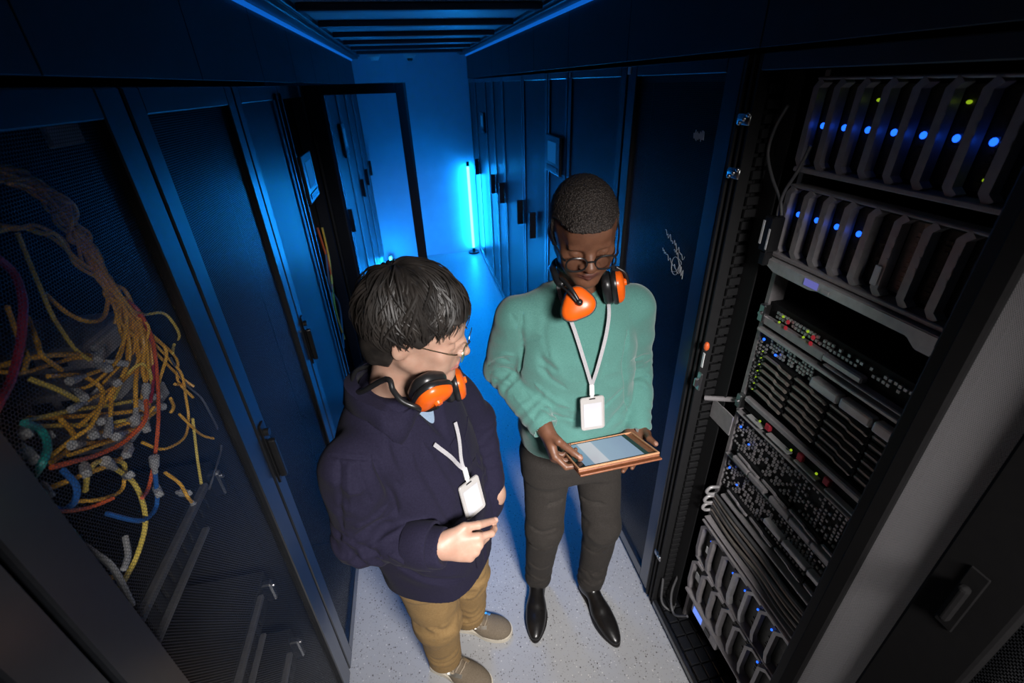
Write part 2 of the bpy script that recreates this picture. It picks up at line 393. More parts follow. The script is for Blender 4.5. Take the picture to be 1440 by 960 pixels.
# the glass leaf, hinged on the far side
hx, hy, fx, fy = XL+0.004, 2.83, 0.024, 2.62
u = Vector((fx-hx, fy-hy, 0)); wl = u.length; u.normalize()
LM = Matrix.Translation((hx, hy, 0))@Matrix(((u.x, -u.y, 0, 0), (u.y, u.x, 0, 0), (0, 0, 1, 0), (0, 0, 0, 1)))
m = MB()
for a, b in ((0.0, 0.075), (wl-0.047, wl)): m.box(a, b, -0.014, 0.014, 0.03, TOPL-0.004, 0.003, LM)
m.box(0.0755, wl-0.0475, -0.013, 0.013, TOPL-0.05, TOPL-0.004, 0.003, LM); m.box(0.0755, wl-0.0475, -0.013, 0.013, 0.03, 0.09, 0.003, LM)
d = m.build('door', 'rack_matte', r)
m = MB(); vs = [m.bm.verts.new(LM@Vector(p)) for p in ((0.073, 0, 0.088), (wl-0.045, 0, 0.088), (wl-0.045, 0, TOPL-0.048), (0.073, 0, TOPL-0.048))]; m.bm.faces.new(vs)
m.build('glass_pane', 'leafglass', d)
# servers and loose wires inside the opened rack
for z, h, lb in ((1.62, 0.09, 'black server unit, highest in the rack with the opened glass door'), (1.30, 0.18, 'black server unit at mid height inside the rack with the opened glass door'),
                 (0.85, 0.26, 'black server unit low inside the rack with the opened glass door')):
    t = thing('server', (FL.X(0.3), 2.54, z-h/2), lb, 'server')
    m = MB(); FL.box(m, 2.29, 2.79, z-h/2, z+h/2, 0.12, 0.6, 0.003); m.build('chassis', 'rack_matte', t)
    m = MB()
    for q in range(5): FL.box(m, 2.31+q*0.095, 2.31+q*0.095+0.08, z-h/2+0.012, z+h/2-0.012, 0.108, 0.1195, 0.002)
    m.build('drive_bay', 'greymetal', t)
for q, (p, mat, lb) in enumerate((([(2.72, 1.27), (2.70, 1.08), (2.55, 0.85), (2.60, 0.62)], 'yellow', 'yellow cable looping down inside the rack with the opened glass door'),
                     ([(2.60, 1.30), (2.66, 1.02), (2.50, 0.88), (2.44, 0.66)], 'orange', 'orange cable hanging inside the rack with the opened glass door'),
                     ([(2.66, 1.16), (2.56, 0.98), (2.68, 0.80), (2.52, 0.60)], 'greycable', 'grey cable hanging inside the rack with the opened glass door'))):
    m = MB(); m.tube(spline([(FL.X(0.06), y, z) for y, z in p], 8), 0.006, 8); tag(m.build('cable', mat, None, True, (FL.X(0.06), p[-1][0], p[-1][1])), lb, 'cable')
# the cabinets beyond the glass leaf
far_l = [(2.843, 3.44), (3.444, 4.04), (4.044, 4.64), (4.644, 5.24), (5.244, 5.84)]
lbl = ['far cabinet just beyond the glass door hinge, showing through the pane', 'second far cabinet seen through the open glass door, with a small pale panel',
       'third far cabinet seen through the open glass door', 'fourth far cabinet seen through the glass door, near the lying tube lamp', 'last cabinet on the glass-door side, against the blue end wall']
for q, (a, b) in enumerate(far_l):
    r = rack(FL, a, b, TOPL, 'server_rack', lbl[q]); carcass(FL, a+0.002, b-0.002, TOPL-0.004, r)
    rack_door(FL, a, b, TOPL, r, 'solid_panel', None, 0.05, 0.045)
    if q != 1: tab_handle(FL, b-0.03, 1.13, 0.16, r, 0.03)
    else: display(FL, b-0.22, b-0.01, 1.49, 1.72, r)
# near the camera
r = rack(FL, -0.19, 0.411, TOPL, 'server_rack', 'dark rack beside the tangled-cable rack, cut off by the picture corner')
carcass(FL, -0.188, 0.409, TOPL-0.004, r); rack_door(FL, -0.19, 0.411, TOPL, r, 'mesh', None, 0.07, 0.045)

# the side of the open server rack
r = rk['R1'] = rack(FR, 1.052, 1.662, TOPR, 'server_rack', 'black mesh-door rack with pale scribbles, behind the man in the green sweater')
carcass(FR, 1.054, 1.660, TOPR-0.004, r); dr = rack_door(FR, 1.052, 1.662, TOPR, r, 'mesh', None, 0.066, 0.03)
m = MB(); FR.box(m, 1.640, 1.660, TOPR-0.03, TOPR-0.008, -0.003, -0.0002, 0.0008); tag(m.build('sticker', 'white', dr), 'small white square sticker')
# scribbles in pale marker on the mesh door
rs = random.Random(5)
def scr(pts, r=0.0009): m.tube(spline([(FR.X(-0.0015), y, z) for y, z in pts], 4), r, 5)
def scribble(pts, r, lb): global m; m = MB(); scr(pts, r); tag(m.build('marker_scribble', 'palegrey', dr), lb)
zz = []
for q in range(12): zz += [(1.163+0.0042*q, 1.800+rs.uniform(-.003, .004)), (1.166+0.0042*q, 1.820+rs.uniform(-.006, .004))]
scribble(zz, 0.0011, 'pale zigzag scribble high on the mesh')
for z0, n, y, lb in ((1.532, 14, 1.290, 'slanting line of pale handwriting'), (1.487, 6, 1.225, 'short row of pale strokes'), (1.474, 12, 1.290, 'second slanting line of pale handwriting')):
    zz = []
    for q in range(n): zz += [(y-0.0095*q, z0-0.0042*q), (y-0.0095*q-0.004, z0-0.0042*q+rs.uniform(-.012, .010))]
    scribble(zz, 0.0008, lb)
scribble([(1.205+0.022*math.cos(a*0.7), 1.443+0.028*math.sin(a*0.7)) for a in range(10)], 0.0010, 'pale circle drawn on the mesh')
scribble([(1.222, 1.418), (1.195, 1.43), (1.18, 1.455), (1.176, 1.43), (1.172, 1.452), (1.166, 1.425), (1.160, 1.445), (1.158, 1.418)], 0.0010, 'pale scrawl beside the drawn circle')
far_r = [(1.668, 2.30), (2.304, 2.64), (2.644, 3.23), (3.234, 3.92), (3.924, 4.34), (4.344, 4.76), (4.764, 5.40), (5.404, 5.86)]
lbl = ['narrow-framed black cabinet just beyond the scribbled mesh rack', 'cabinet with a square display panel beyond the green-sweater man', 'cabinet with the nearest black tab handle, next to the display-panel cabinet',
       'cabinet with the second-nearest black tab handle on the tube-lamp side', 'cabinet with the middle black tab handle on the tube-lamp side', 'cabinet with the fourth black tab handle toward the tube lamp',
       'cabinet with a small pale display near the tube lamp', 'last cabinet, touching the end wall beside the upright tube lamp']
for q, (a, b) in enumerate(far_r):
    r = rack(FR, a, b, TOPR, 'server_rack', lbl[q]); carcass(FR, a+0.002, b-0.002, TOPR-0.004, r)
    rack_door(FR, a, b, TOPR, r, 'solid_panel', None, 0.05 if b-a > 0.35 else 0.035, 0.03)
    if q == 1: display(FR, 2.36, 2.62, 1.515, 1.70, r)
    if q == 6: display(FR, 4.80, 5.0, 1.52, 1.70, r)
    if q in (2, 3, 4, 5, 7): tab_handle(FR, a+0.035 if q != 2 else 2.90, 1.125, 0.17, r, 0.045)
    if q == 0:
        m = MB(); FR.box(m, 2.27, 2.285, TOPR-0.03, TOPR-0.012, -0.003, -0.0002); tag(m.build('sticker', 'palegrey', r), 'tiny pale sticker')

# the open rack
r = rk['O'] = rack(FR, 0.405, 1.048, TOPR, 'server_rack', 'open server rack packed with blade chassis and servers, its mesh door swung aside')
m = MB()
FR.box(m, 0.407, 0.411, 0.02, TOPR-0.004, 0.05, 0.80); FR.box(m, 1.008, 1.012, 0.02, TOPR-0.004, 0.05, 0.80); FR.box(m, 0.4115, 1.0075, 0.02, TOPR-0.004, 0.79, 0.80)
FR.box(m, 0.4115, 1.0075, TOPR-0.03, TOPR-0.004, 0.012, 0.789); FR.box(m, 0.4115, 1.0075, 0.02, 0.045, 0.05, 0.789)
m.build('cabinet_body', 'rack_matte', r)
m = MB(); FR.box(m, 0.468, 0.998, TOPR-0.034, TOPR-0.002, 0.0, 0.0115, 0.002); m.build('header_rail', 'upper', r)
m = MB()   # ribbed door-side post
for a, b, d0, d1 in ((1.036, 1.046, -0.006, 0.03), (1.026, 1.0355, 0.004, 0.03), (1.018, 1.0255, -0.002, 0.03), (1.006, 1.0175, 0.006, 0.048), (0.998, 1.0055, 0.0, 0.03)):
    FR.box(m, a, b, 0.025, TOPR-0.003, d0, d1, 0.0015)
m.build('post', 'rack_matte', r)
m = MB(); FR.box(m, 0.94, 0.9975, 0.046, TOPR-0.036, 0.062, 0.066); m.build('side_grille', 'rack_matte', r)
m = MB()
for q in range(62): FR.box(m, 0.988, 0.9965, 0.08+q*0.03, 0.1+q*0.03, 0.0295, 0.0615, 0.001)
m.build('cable_comb', 'rack_matte', r)
m = MB(); FR.box(m, 0.432, 0.466, 0.025, TOPR-0.004, 0.0, 0.03, 0.004); FR.box(m, 0.412, 0.4315, 0.025, TOPR-0.004, 0.006, 0.05, 0.003)
m.build('post', 'rack_matte', r)
m = MB()
for q in range(58): FR.box(m, 0.4665, 0.476, 0.09+q*0.032, 0.108+q*0.032, 0.018, 0.05, 0.001)
m.build('cable_comb', 'rack_matte', r)
for yy in (0.903, 0.405): 
    pass
m = MB(); FR.box(m, 0.903, 0.917, 0.046, TOPR-0.036, 0.088, 0.13, 0.001); m.build('mounting_rail', 'greymetal', r)
m = MB(); FR.box(m, 0.418, 0.428, 0.046, TOPR-0.036, 0.088, 0.13, 0.001); m.build('mounting_rail', 'greymetal', r)
m = MB(); FR.box(m, 0.47, 0.997, 0.02, 0.05, 0.0, 0.016, 0.003); m.build('sill', 'rack', r)
m = MB()
for a in range(10):
    for b in range(3): FR.box(m, 0.475+a*0.052, 0.475+a*0.052+0.047, 0.0465, 0.058, 0.02+b*0.04, 0.02+b*0.04+0.036, 0.002)
m.build('floor_grille', 'rack', r)
for z, n in ((1.86, 2), (1.745, 2), (0.327, 1)):
    m = MB(); FR.box(m, 0.985, 1.03, z-0.012, z+0.012, -0.012, -0.0065, 0.003)
    for k2 in range(n+1): m.ball((FR.X(-0.012), 0.99+k2*0.014, z+0.01-k2*0.009), 0.0055, 10)
    tag(m.build('hinge', 'steel', r, True), 'shiny steel hinge')
m = MB(); FR.box(m, 0.965, 0.985, 1.14, 1.20, -0.014, -0.0065, 0.003); FR.box(m, 0.967, 0.979, 1.155, 1.185, -0.028, -0.0145, 0.004)
tag(m.build('latch', 'steel', r), 'steel door latch')
m = MB(); FR.box(m, 0.977, 0.985, 1.215, 1.262, -0.009, -0.0065, 0.0005); tag(m.build('sticker', 'white', r), 'narrow white label strip')
m = MB(); m.ball((FR.X(-0.010), 0.975, 1.288), (0.008, 0.009, 0.014), 10); tag(m.build('key_tag', 'orange', r, True), 'small orange key tag')
m = MB(); m.tube([(FR.X(0.03), 0.985, 1.095), (FR.X(0.10), 0.90, 1.135)], 0.008, 8); FR.box(m, 0.89, 0.985, 1.02, 1.088, 0.06, 0.064); m.build('cable_arm', 'greymetal', r, True)
# half-width mesh leaf folded back against the next cabinet
d = MB(); FR.box(d, 0.398, 0.430, 0.03, TOPR-0.006, -0.030, -0.009, 0.004); FR.box(d, 0.205, 0.310, 0.03, TOPR-0.006, -0.032, -0.009, 0.006, 2)
FR.box(d, 0.3103, 0.3977, TOPR-0.05, TOPR-0.006, -0.0295, -0.0095); FR.box(d, 0.3103, 0.3977, 0.03, 0.09, -0.0295, -0.0095)
dl = d.build('door', 'deadblack', r); sheet('door_panel', FR, 0.308, 0.400, 0.085, TOPR-0.045, -0.020, 'mesh_grey', dl)['label'] = 'grey perforated steel'
m = MB(); FR.box(m, 0.247, 0.273, 1.19, 1.32, -0.036, -0.0325, 0.003); FR.box(m, 0.253, 0.267, 1.21, 1.29, -0.052, -0.0365, 0.006, 2)
hd_ = m.build('door_handle', 'deadblack', dl); MB().ball((FR.X(-0.050), 0.26, 1.20), (0.010, 0.012, 0.014), 12).build('lock_knob', 'greymetal', hd_, True)
q = rack(FR, -0.205, 0.399, TOPR, 'server_rack', 'dark mesh rack in the bottom corner, beside the folded-back grey mesh leaf')
carcass(FR, -0.203, 0.397, TOPR-0.004, q); rack_door(FR, -0.205, 0.399, TOPR, q, 'mesh', None, 0.05, 0.045)

# ------------------------------------------------------------------ equipment in the open rack
SX, SY0, SY1 = 0.846, 0.430, 0.902
def fb(mb, y0, y1, z0, z1, o0, o1, bev=0.0, seg=1, mi=0):
    mb.box(SX-o1, SX-o0, y0, y1, z0, z1, bev, None, seg, mi); return mb
def body(z0, z1, parent, depth=0.55, mat='rack_matte'):
    return fb(MB(), SY0, SY1, z0+0.0015, z1-0.0015, -depth, -0.004, 0.001).build('chassis', mat, parent)
def server(name, z0, label, cat='server'): return thing(name, (SX+0.25, (SY0+SY1)/2, z0), label, cat)
def hexbar(mb, y, z0, z1, w, o0, o1, c, up_, dn):
    """upright bar whose ends kink sideways, as on a blade lever"""
    mb.tube([(SX-(o0+o1)/2, y-(c if dn else 0), z0), (SX-(o0+o1)/2, y, z0+c*1.1), (SX-(o0+o1)/2, y, z1-c*1.1), (SX-(o0+o1)/2, y-(c if up_ else 0), z1)], 0.01, flat=(w, o1-o0), up=(1, 0, 0))
def blade_chassis(z0, z1, n, label, leds, ledz, greens=(), empty=(), lipz=None):
    t = server('blade_chassis', z0, label, 'blade chassis'); body(z0, z1, t)
    p = (SY1-SY0)/n; rs = random.Random(int(z0*1000))
    for i in range(n):
        y1 = SY1-i*p; y0 = y1-p
        b = fb(MB(), y0+0.004, y1-0.009, z0+0.014, z1-0.012, -0.003, 0.006, 0.001)
        for q in range(int((z1-z0-0.04)/0.009)):
            z = z0+0.022+q*0.009
            fb(b, y0+0.008, y0+0.008+0.010, z, z+0.006, 0.0062, 0.0085)
            if rs.random() < 0.75: fb(b, y0+0.021, y0+0.021+rs.uniform(0.004, 0.012), z, z+0.006, 0.0062, 0.008)
        bl = b.build('blade', 'bladeface' if i not in empty else 'browngrey', t)
        if i in leds: MB().ball((SX-0.012, y1-0.027, ledz), (0.004, 0.0055, 0.006), 10).build('indicator_light', 'led_blue', bl, True)
        for gy, gz in greens:
            if y0 < gy <= y1: MB().ball((SX-0.010, gy, gz), (0.003, 0.0045, 0.003), 8).build('indicator_light', 'led_green', bl, True)
        h = MB(); hexbar(h, y1-0.003, z0+0.004, z1-0.004, 0.015, 0.010, 0.030, 0.012, True, True)
        for q in range(3): fb(h, y1-0.010, y1-0.006, z1-0.05-q*0.02, z1-0.04-q*0.02, 0.0302, 0.0312)
        h.build('ejector_lever', 'greymetal', bl)
    f = MB(); fb(f, SY0, SY1, z0-0.006, z0+0.004, -0.003, 0.034, 0.002); fb(f, SY0, SY1, z1-0.004, z1+0.002, -0.003, 0.03, 0.002)
    f.build('frame', 'greymetal', t)
    return t
c = blade_chassis(1.768, 1.938, 9, 'topmost blade chassis of the open rack, with a row of seven blue lights', range(0, 7), 1.852, ((0.808, 1.915), (0.705, 1.916), (0.867, 1.903), (0.769, 1.901), (0.617, 1.902), (0.55, 1.80)))
c = blade_chassis(1.577, 1.733, 9, 'blade chassis second from the top, with four blue lights and a wide lip below', range(0, 4), 1.672, ((0.80, 1.722),), (5,))
m = MB(); m.prism([(SY1, 1.568), (SY0, 1.568), (SY0, 1.530), (0.52, 1.530), (0.54, 1.545), (0.74, 1.545), (0.76, 1.540), (0.87, 1.540), (SY1, 1.552)], 0.04, Matrix(((0, 0, 1, SX-0.045), (1, 0, 0, 0), (0, 1, 0, 0), (0, 0, 0, 1))), 0.002)
lp = m.build('front_lip', 'midgrey', c)
fb(MB(), 0.738, 0.775, 1.548, 1.563, 0.0455, 0.0465).build('status_screen', 'violet', lp)
fb(MB(), 0.708, 0.728, 1.549, 1.557, 0.0455, 0.047).build('label_plate', 'palegrey', lp)
fb(MB(), 0.633, 0.646, 1.60, 1.637, 0.0312, 0.034, 0.003).build('tag', 'white', c)['label'] = 'small white tag hanging in a bay'
def ears(z0, z1, t, mat='steel', both=False):
    for y in ([SY1-0.004] if not both else [SY1-0.004, SY0+0.004]):
        e = fb(MB(), y-0.010, y+0.010, z0+0.004, z1-0.004, 0.002, 0.022, 0.003); e.cyl((SX-0.022, y, (z0+z1)/2), (SX-0.027, y, (z0+z1)/2), 0.005, n=10); e.build('rack_ear', mat, t)
def drives(t, z0, z1, cols, rows, y0=SY0+0.01, y1=SY1-0.06, mat='browngrey', lever=True):
    pw, ph = (y1-y0)/cols, (z1-z0)/rows
    for a in range(cols):
        for b in range(rows):
            ya, za = y0+a*pw, z0+b*ph
            d = fb(MB(), ya+0.002, ya+pw-0.002, za+0.0015, za+ph-0.0015, -0.003, 0.009, 0.001).build('drive_tray', 'rack_matte', t)
            if lever:
                m = MB(); zt = za+ph-0.004
                m.tube([(SX-0.012, ya+pw-0.006, zt-0.004), (SX-0.016, ya+pw-0.012, zt), (SX-0.017, ya+pw*0.45, zt-0.001), (SX-0.016, ya+pw*0.38, zt-0.006), (SX-0.016, ya+0.012, zt-0.007), (SX-0.012, ya+0.006, zt-0.012)], 0.004, flat=(0.005, 0.006), up=(1, 0, 0))
                m.build('lever', mat, d)
def led(t, y, z, mat, r=0.004, o=0.012): MB().ball((SX-o, y, z), (0.003, r, r), 8).build('indicator_light', mat, t, True)
def grid(mb, y0, y1, z0, z1, p, o=0.004, fill=0.6, rs=random.Random(3), keep=0.85):
    y = y0
    while y < y1-p*0.5:
        z = z0
        while z < z1-p*0.5:
            if rs.random() < keep: fb(mb, y, y+p*fill, z, z+p*fill, o, o+0.003+rs.random()*0.003)
            z += p
        y += p
    return mb
# slim server with green and red lights
t = server('server', 1.385, 'slim server with paired green and red lights, just below the wide lip'); body(1.385, 1.448, t); ears(1.39, 1.446, t)
m = MB(); fb(m, 0.70, 0.89, 1.39, 1.412, 0.0, 0.014, 0.002); fb(m, 0.45, 0.69, 1.388, 1.394, 0.0, 0.02, 0.002); m.build('bezel', 'greymetal', t)
grid(MB(), 0.44, 0.87, 1.418, 1.442, 0.0105, 0.0).build('port_block', 'midgrey', t)
for y in (0.836, 0.758): led(t, y, 1.436, 'led_green', 0.0035); led(t, y+0.003, 1.420, 'led_green', 0.003, 0.016); led(t, y-0.018, 1.430, 'led_red', 0.0055); led(t, y-0.02, 1.416, 'led_red', 0.0055, 0.016)
fb(MB(), 0.60, 0.70, 1.397, 1.412, 0.0, 0.018, 0.003).build('handle', 'midgrey', t)
# drive array
t = server('drive_array', 1.18, 'tall drive array with stacked brown-edged trays and two pale handles', 'drive array'); body(1.18, 1.378, t)
fb(MB(), SY0, SY1, 1.368, 1.377, -0.003, 0.018, 0.002).build('top_rail', 'midgrey', t)
drives(t, 1.19, 1.32, 4, 6, SY0+0.008, 0.862)
grid(MB(), 0.72, 0.86, 1.325, 1.362, 0.0095, 0.0).build('port_block', 'midgrey', t)
grid(MB(), 0.866, 0.898, 1.19, 1.345, 0.011, 0.0, 0.5).build('port_block', 'greymetal', t)
for a, b in ((0.628, 0.706), (0.548, 0.624), (0.468, 0.544)): fb(MB(), a, b, 1.325, 1.350, 0.0, 0.022, 0.005, 2).build('handle', 'midgrey', t)
led(t, 0.875, 1.352, 'led_blue', 0.004); led(t, 0.826, 1.333, 'led_blue', 0.0035)
for q in range(7): led(t, 0.868, 1.20+q*0.02, 'led_green', 0.0018)
# thin switch
t = server('network_switch', 1.112, 'thin switch with three green and red light pairs along a pale lower edge', 'network switch'); body(1.112, 1.168, t); ears(1.114, 1.166, t)
m = MB(); fb(m, SY0, 0.885, 1.150, 1.166, -0.003, 0.014, 0.003); m.build('bezel', 'greymetal', t)
for a, b in ((0.80, 0.86), (0.70, 0.78), (0.61, 0.68), (0.50, 0.585)): fb(MB(), a, b, 1.114, 1.119, 0.0, 0.016, 0.001).build('edge_strip', 'palegrey', t)
for y in (0.813, 0.698, 0.617): led(t, y, 1.132, 'led_green', 0.0035); fb(MB(), y-0.035, y-0.018, 1.122, 1.142, 0.0, 0.012, 0.002).build('button', 'red', t)
# two perforated servers
for z0, z1, lb, hz, segs, mat in ((0.952, 1.105, 'perforated server under the thin switch, with two blue lights', 0.960, ((0.792, 0.86), (0.722, 0.789), (0.634, 0.704), (0.562, 0.63), (0.50, 0.558)), 'greymetal'),
                     (0.800, 0.945, 'perforated server above the cable manager, with two large pale handles', 0.880, ((0.632, 0.697), (0.544, 0.625), (0.46, 0.540)), 'midgrey')):
    t = server('server', z0, lb); body(z0, z1, t)
    g = grid(MB(), SY0+0.01, 0.86, z0+0.035, z1-0.01, 0.0115, -0.001, 0.55, random.Random(int(z0*100)), 0.7); g.build('front_grille', 'greymetal', t)
    grid(MB(), 0.866, 0.897, z0+0.02, z1-0.02, 0.010, 0.0, 0.5, random.Random(4), 0.6).build('port_block', 'midgrey', t)
    for a, b in segs: fb(MB(), a, b, hz-0.007, hz+0.009, 0.006, 0.024, 0.003, 2).build('handle', mat, t)
    fb(MB(), SY0, SY1, z1-0.008, z1-0.002, -0.003, 0.014, 0.002).build('top_rail', 'greymetal', t)
    led(t, 0.871, z1-0.04, 'led_blue', 0.0035); led(t, 0.827, z1-0.068, 'led_blue', 0.003)
    drives(t, z0+0.01, z0+0.034, 4, 1, SY0+0.01, 0.86, 'greymetal')
# cable manager with brown leads
t = server('cable_manager', 0.668, 'cable manager with curved metal rings above the lowest blade chassis', 'cable manager'); body(0.668, 0.796, t)
m = MB()
for z in (0.775, 0.735, 0.70): m.tube(spline([(SX-0.004, 0.90, z+0.014), (SX-0.03, 0.904, z+0.015), (SX-0.042, 0.905, z), (SX-0.03, 0.904, z-0.015), (SX-0.004, 0.90, z-0.014)], 5), 0.0055, 8)
tag(m.build('ring', 'midgrey', t, True), 'pale looped metal rings')
fb(MB(), SY0, 0.896, 0.662, 0.668, -0.003, 0.035, 0.002).build('tray_edge', 'greymetal', t)
fb(MB(), SY0, 0.87, 0.788, 0.796, -0.003, 0.02, 0.002).build('tray_edge', 'greymetal', t)
for q in range(7):
    z = 0.68+q*0.014; rs = random.Random(q)
    m = MB(); m.tube(spline([(SX-0.012, 0.895, z), (SX-0.022, 0.78, z+rs.uniform(-.006, .012)), (SX-0.018, 0.66, z+rs.uniform(-.012, .008)), (SX-0.024, 0.55, z+rs.uniform(-.006, .01)), (SX-0.014, 0.44, z)], 6), 0.0055, 7)
    tag(m.build('cable', 'browngrey' if q % 2 else 'greycable', None, True, (SX-0.02, 0.6, z)), 'dark lead lying across the cable manager above the lowest blade chassis', 'cable', 'dark leads in the cable manager')
# lowest blade chassis, two rows
t = server('blade_chassis', 0.20, 'lowest blade chassis in the open rack, two rows of hooked levers', 'blade chassis'); body(0.20, 0.648, t)
rs = random.Random(11)
for row, (z0, z1) in enumerate(((0.455, 0.635), (0.270, 0.448))):
    for i in range(8):
        p = (SY1-SY0)/8; y1 = SY1-i*p; y0 = y1-p
        b = fb(MB(), y0+0.004, y1-0.008, z0+0.008, z1-0.008, -0.003, 0.005, 0.001)
        for q in range(int((z1-z0-0.04)/0.012)):
            if rs.random() < 0.7: fb(b, y0+0.010, y0+0.010+rs.uniform(0.005, 0.02), z0+0.02+q*0.012, z0+0.026+q*0.012, 0.0052, 0.0075)
        bl = b.build('blade', 'bladeface', t)
        if (row == 0 and i in (0, 2, 3, 4, 5)) or (row == 1 and i == 5): MB().ball((SX-0.011, y1-0.040, 0.57 if row == 0 else 0.395), (0.003, 0.0035, 0.0035), 8).build('indicator_light', 'led_blue', bl, True)
        if row == 1 and i == 6: MB().ball((SX-0.011, y1-0.03, 0.412), (0.003, 0.003, 0.003), 8).build('indicator_light', 'orange', bl, True)
        h = MB(); yy = y1-0.004
        h.tube([(SX-0.02, yy-0.05, z1-0.010), (SX-0.024, yy-0.022, z1-0.003), (SX-0.024, yy-0.002, z1-0.028), (SX-0.022, yy, z0+0.04), (SX-0.02, yy-0.006, z0+0.008)], 0.01, flat=(0.012 if q else 0.01, 0.016), up=(1, 0, 0))
        h.build('ejector_lever', 'midgrey' if rs.random() < 0.35 else 'greymetal', bl)
f = MB(); fb(f, SY0, SY1, 0.638, 0.648, -0.003, 0.036, 0.003); fb(f, SY0, SY1, 0.448, 0.455, -0.003, 0.026, 0.002); fb(f, SY0, SY1, 0.255, 0.268, -0.003, 0.034, 0.003); f.build('frame', 'greymetal', t)
fb(MB(), 0.845, 0.858, 0.53, 0.56, 0.0265, 0.03, 0.002).build('label_plate', 'white', t)
fb(MB(), 0.845, 0.872, 0.365, 0.40, 0.0265, 0.03, 0.002).build('label_plate', 'palegrey', t)
p = fb(MB(), 0.70, 0.85, 0.205, 0.254, -0.003, 0.03, 0.003).build('control_panel', 'greymetal', t)
fb(MB(), 0.785, 0.838, 0.212, 0.245, 0.0302, 0.032, 0.001).build('status_screen', 'lcd', p)
fb(MB(), 0.735, 0.765, 0.215, 0.24, 0.0302, 0.033, 0.002).build('button', 'blackplastic', p)
fb(MB(), 0.44, 0.60, 0.215, 0.25, -0.003, 0.02, 0.004).build('cover_plate', 'midgrey', t)

# power units and loose cables between the post and the rails
t = thing('power_unit', (0.80, 0.905, 1.55), 'small black power adapter with white label strips, hung beside the blade chassis', 'power unit')
MB().box(0.782, 0.815, 0.885, 0.915, 1.585, 1.665, 0.003).build('body', 'blackplastic', t); MB().box(0.787, 0.81, 0.89, 0.91, 1.55, 1.5845, 0.003).build('plug', 'blackplastic', t)
MB().box(0.7808, 0.7818, 0.908, 0.914, 1.60, 1.655).box(0.7808, 0.7818, 0.886, 0.891, 1.592, 1.64).build('label_strip', 'white', t)
for pts, lb in (([(1108, 148), (1090, 180), (1080, 215), (1086, 250), (1097, 280), (1099, 303)], 'thin black cable bowing toward the post, above the power adapter'),
            ([(1140, 205), (1122, 240), (1104, 268), (1096, 290), (1093, 303)], 'thin grey cable running from the blade chassis down to the power adapter')):
    q = [at(x, y, 0, 0.802) for x, y in pts]
    m = MB(); m.tube(spline(q, 8), 0.0035, 8); tag(m.build('cable', 'greycable', None, True, q[-1]), lb, 'cable')
for pts, mat, lb in (([(0.84, 0.97, 0.30), (0.80, 0.95, 0.16), (0.79, 0.90, 0.10), (0.80, 0.84, 0.18)], 'greycable', 'thin grey cable curling over the floor grille of the open rack'),
                ([(0.775, 0.985, 0.20), (0.772, 0.96, 0.09), (0.80, 0.93, 0.066), (0.83, 0.95, 0.07)], 'greycable', 'short black cable end by the foot of the open rack post')):
    m = MB(); m.tube(spline(pts, 8), 0.0045, 8); tag(m.build('cable', mat, None, True, pts[2]), lb, 'cable')
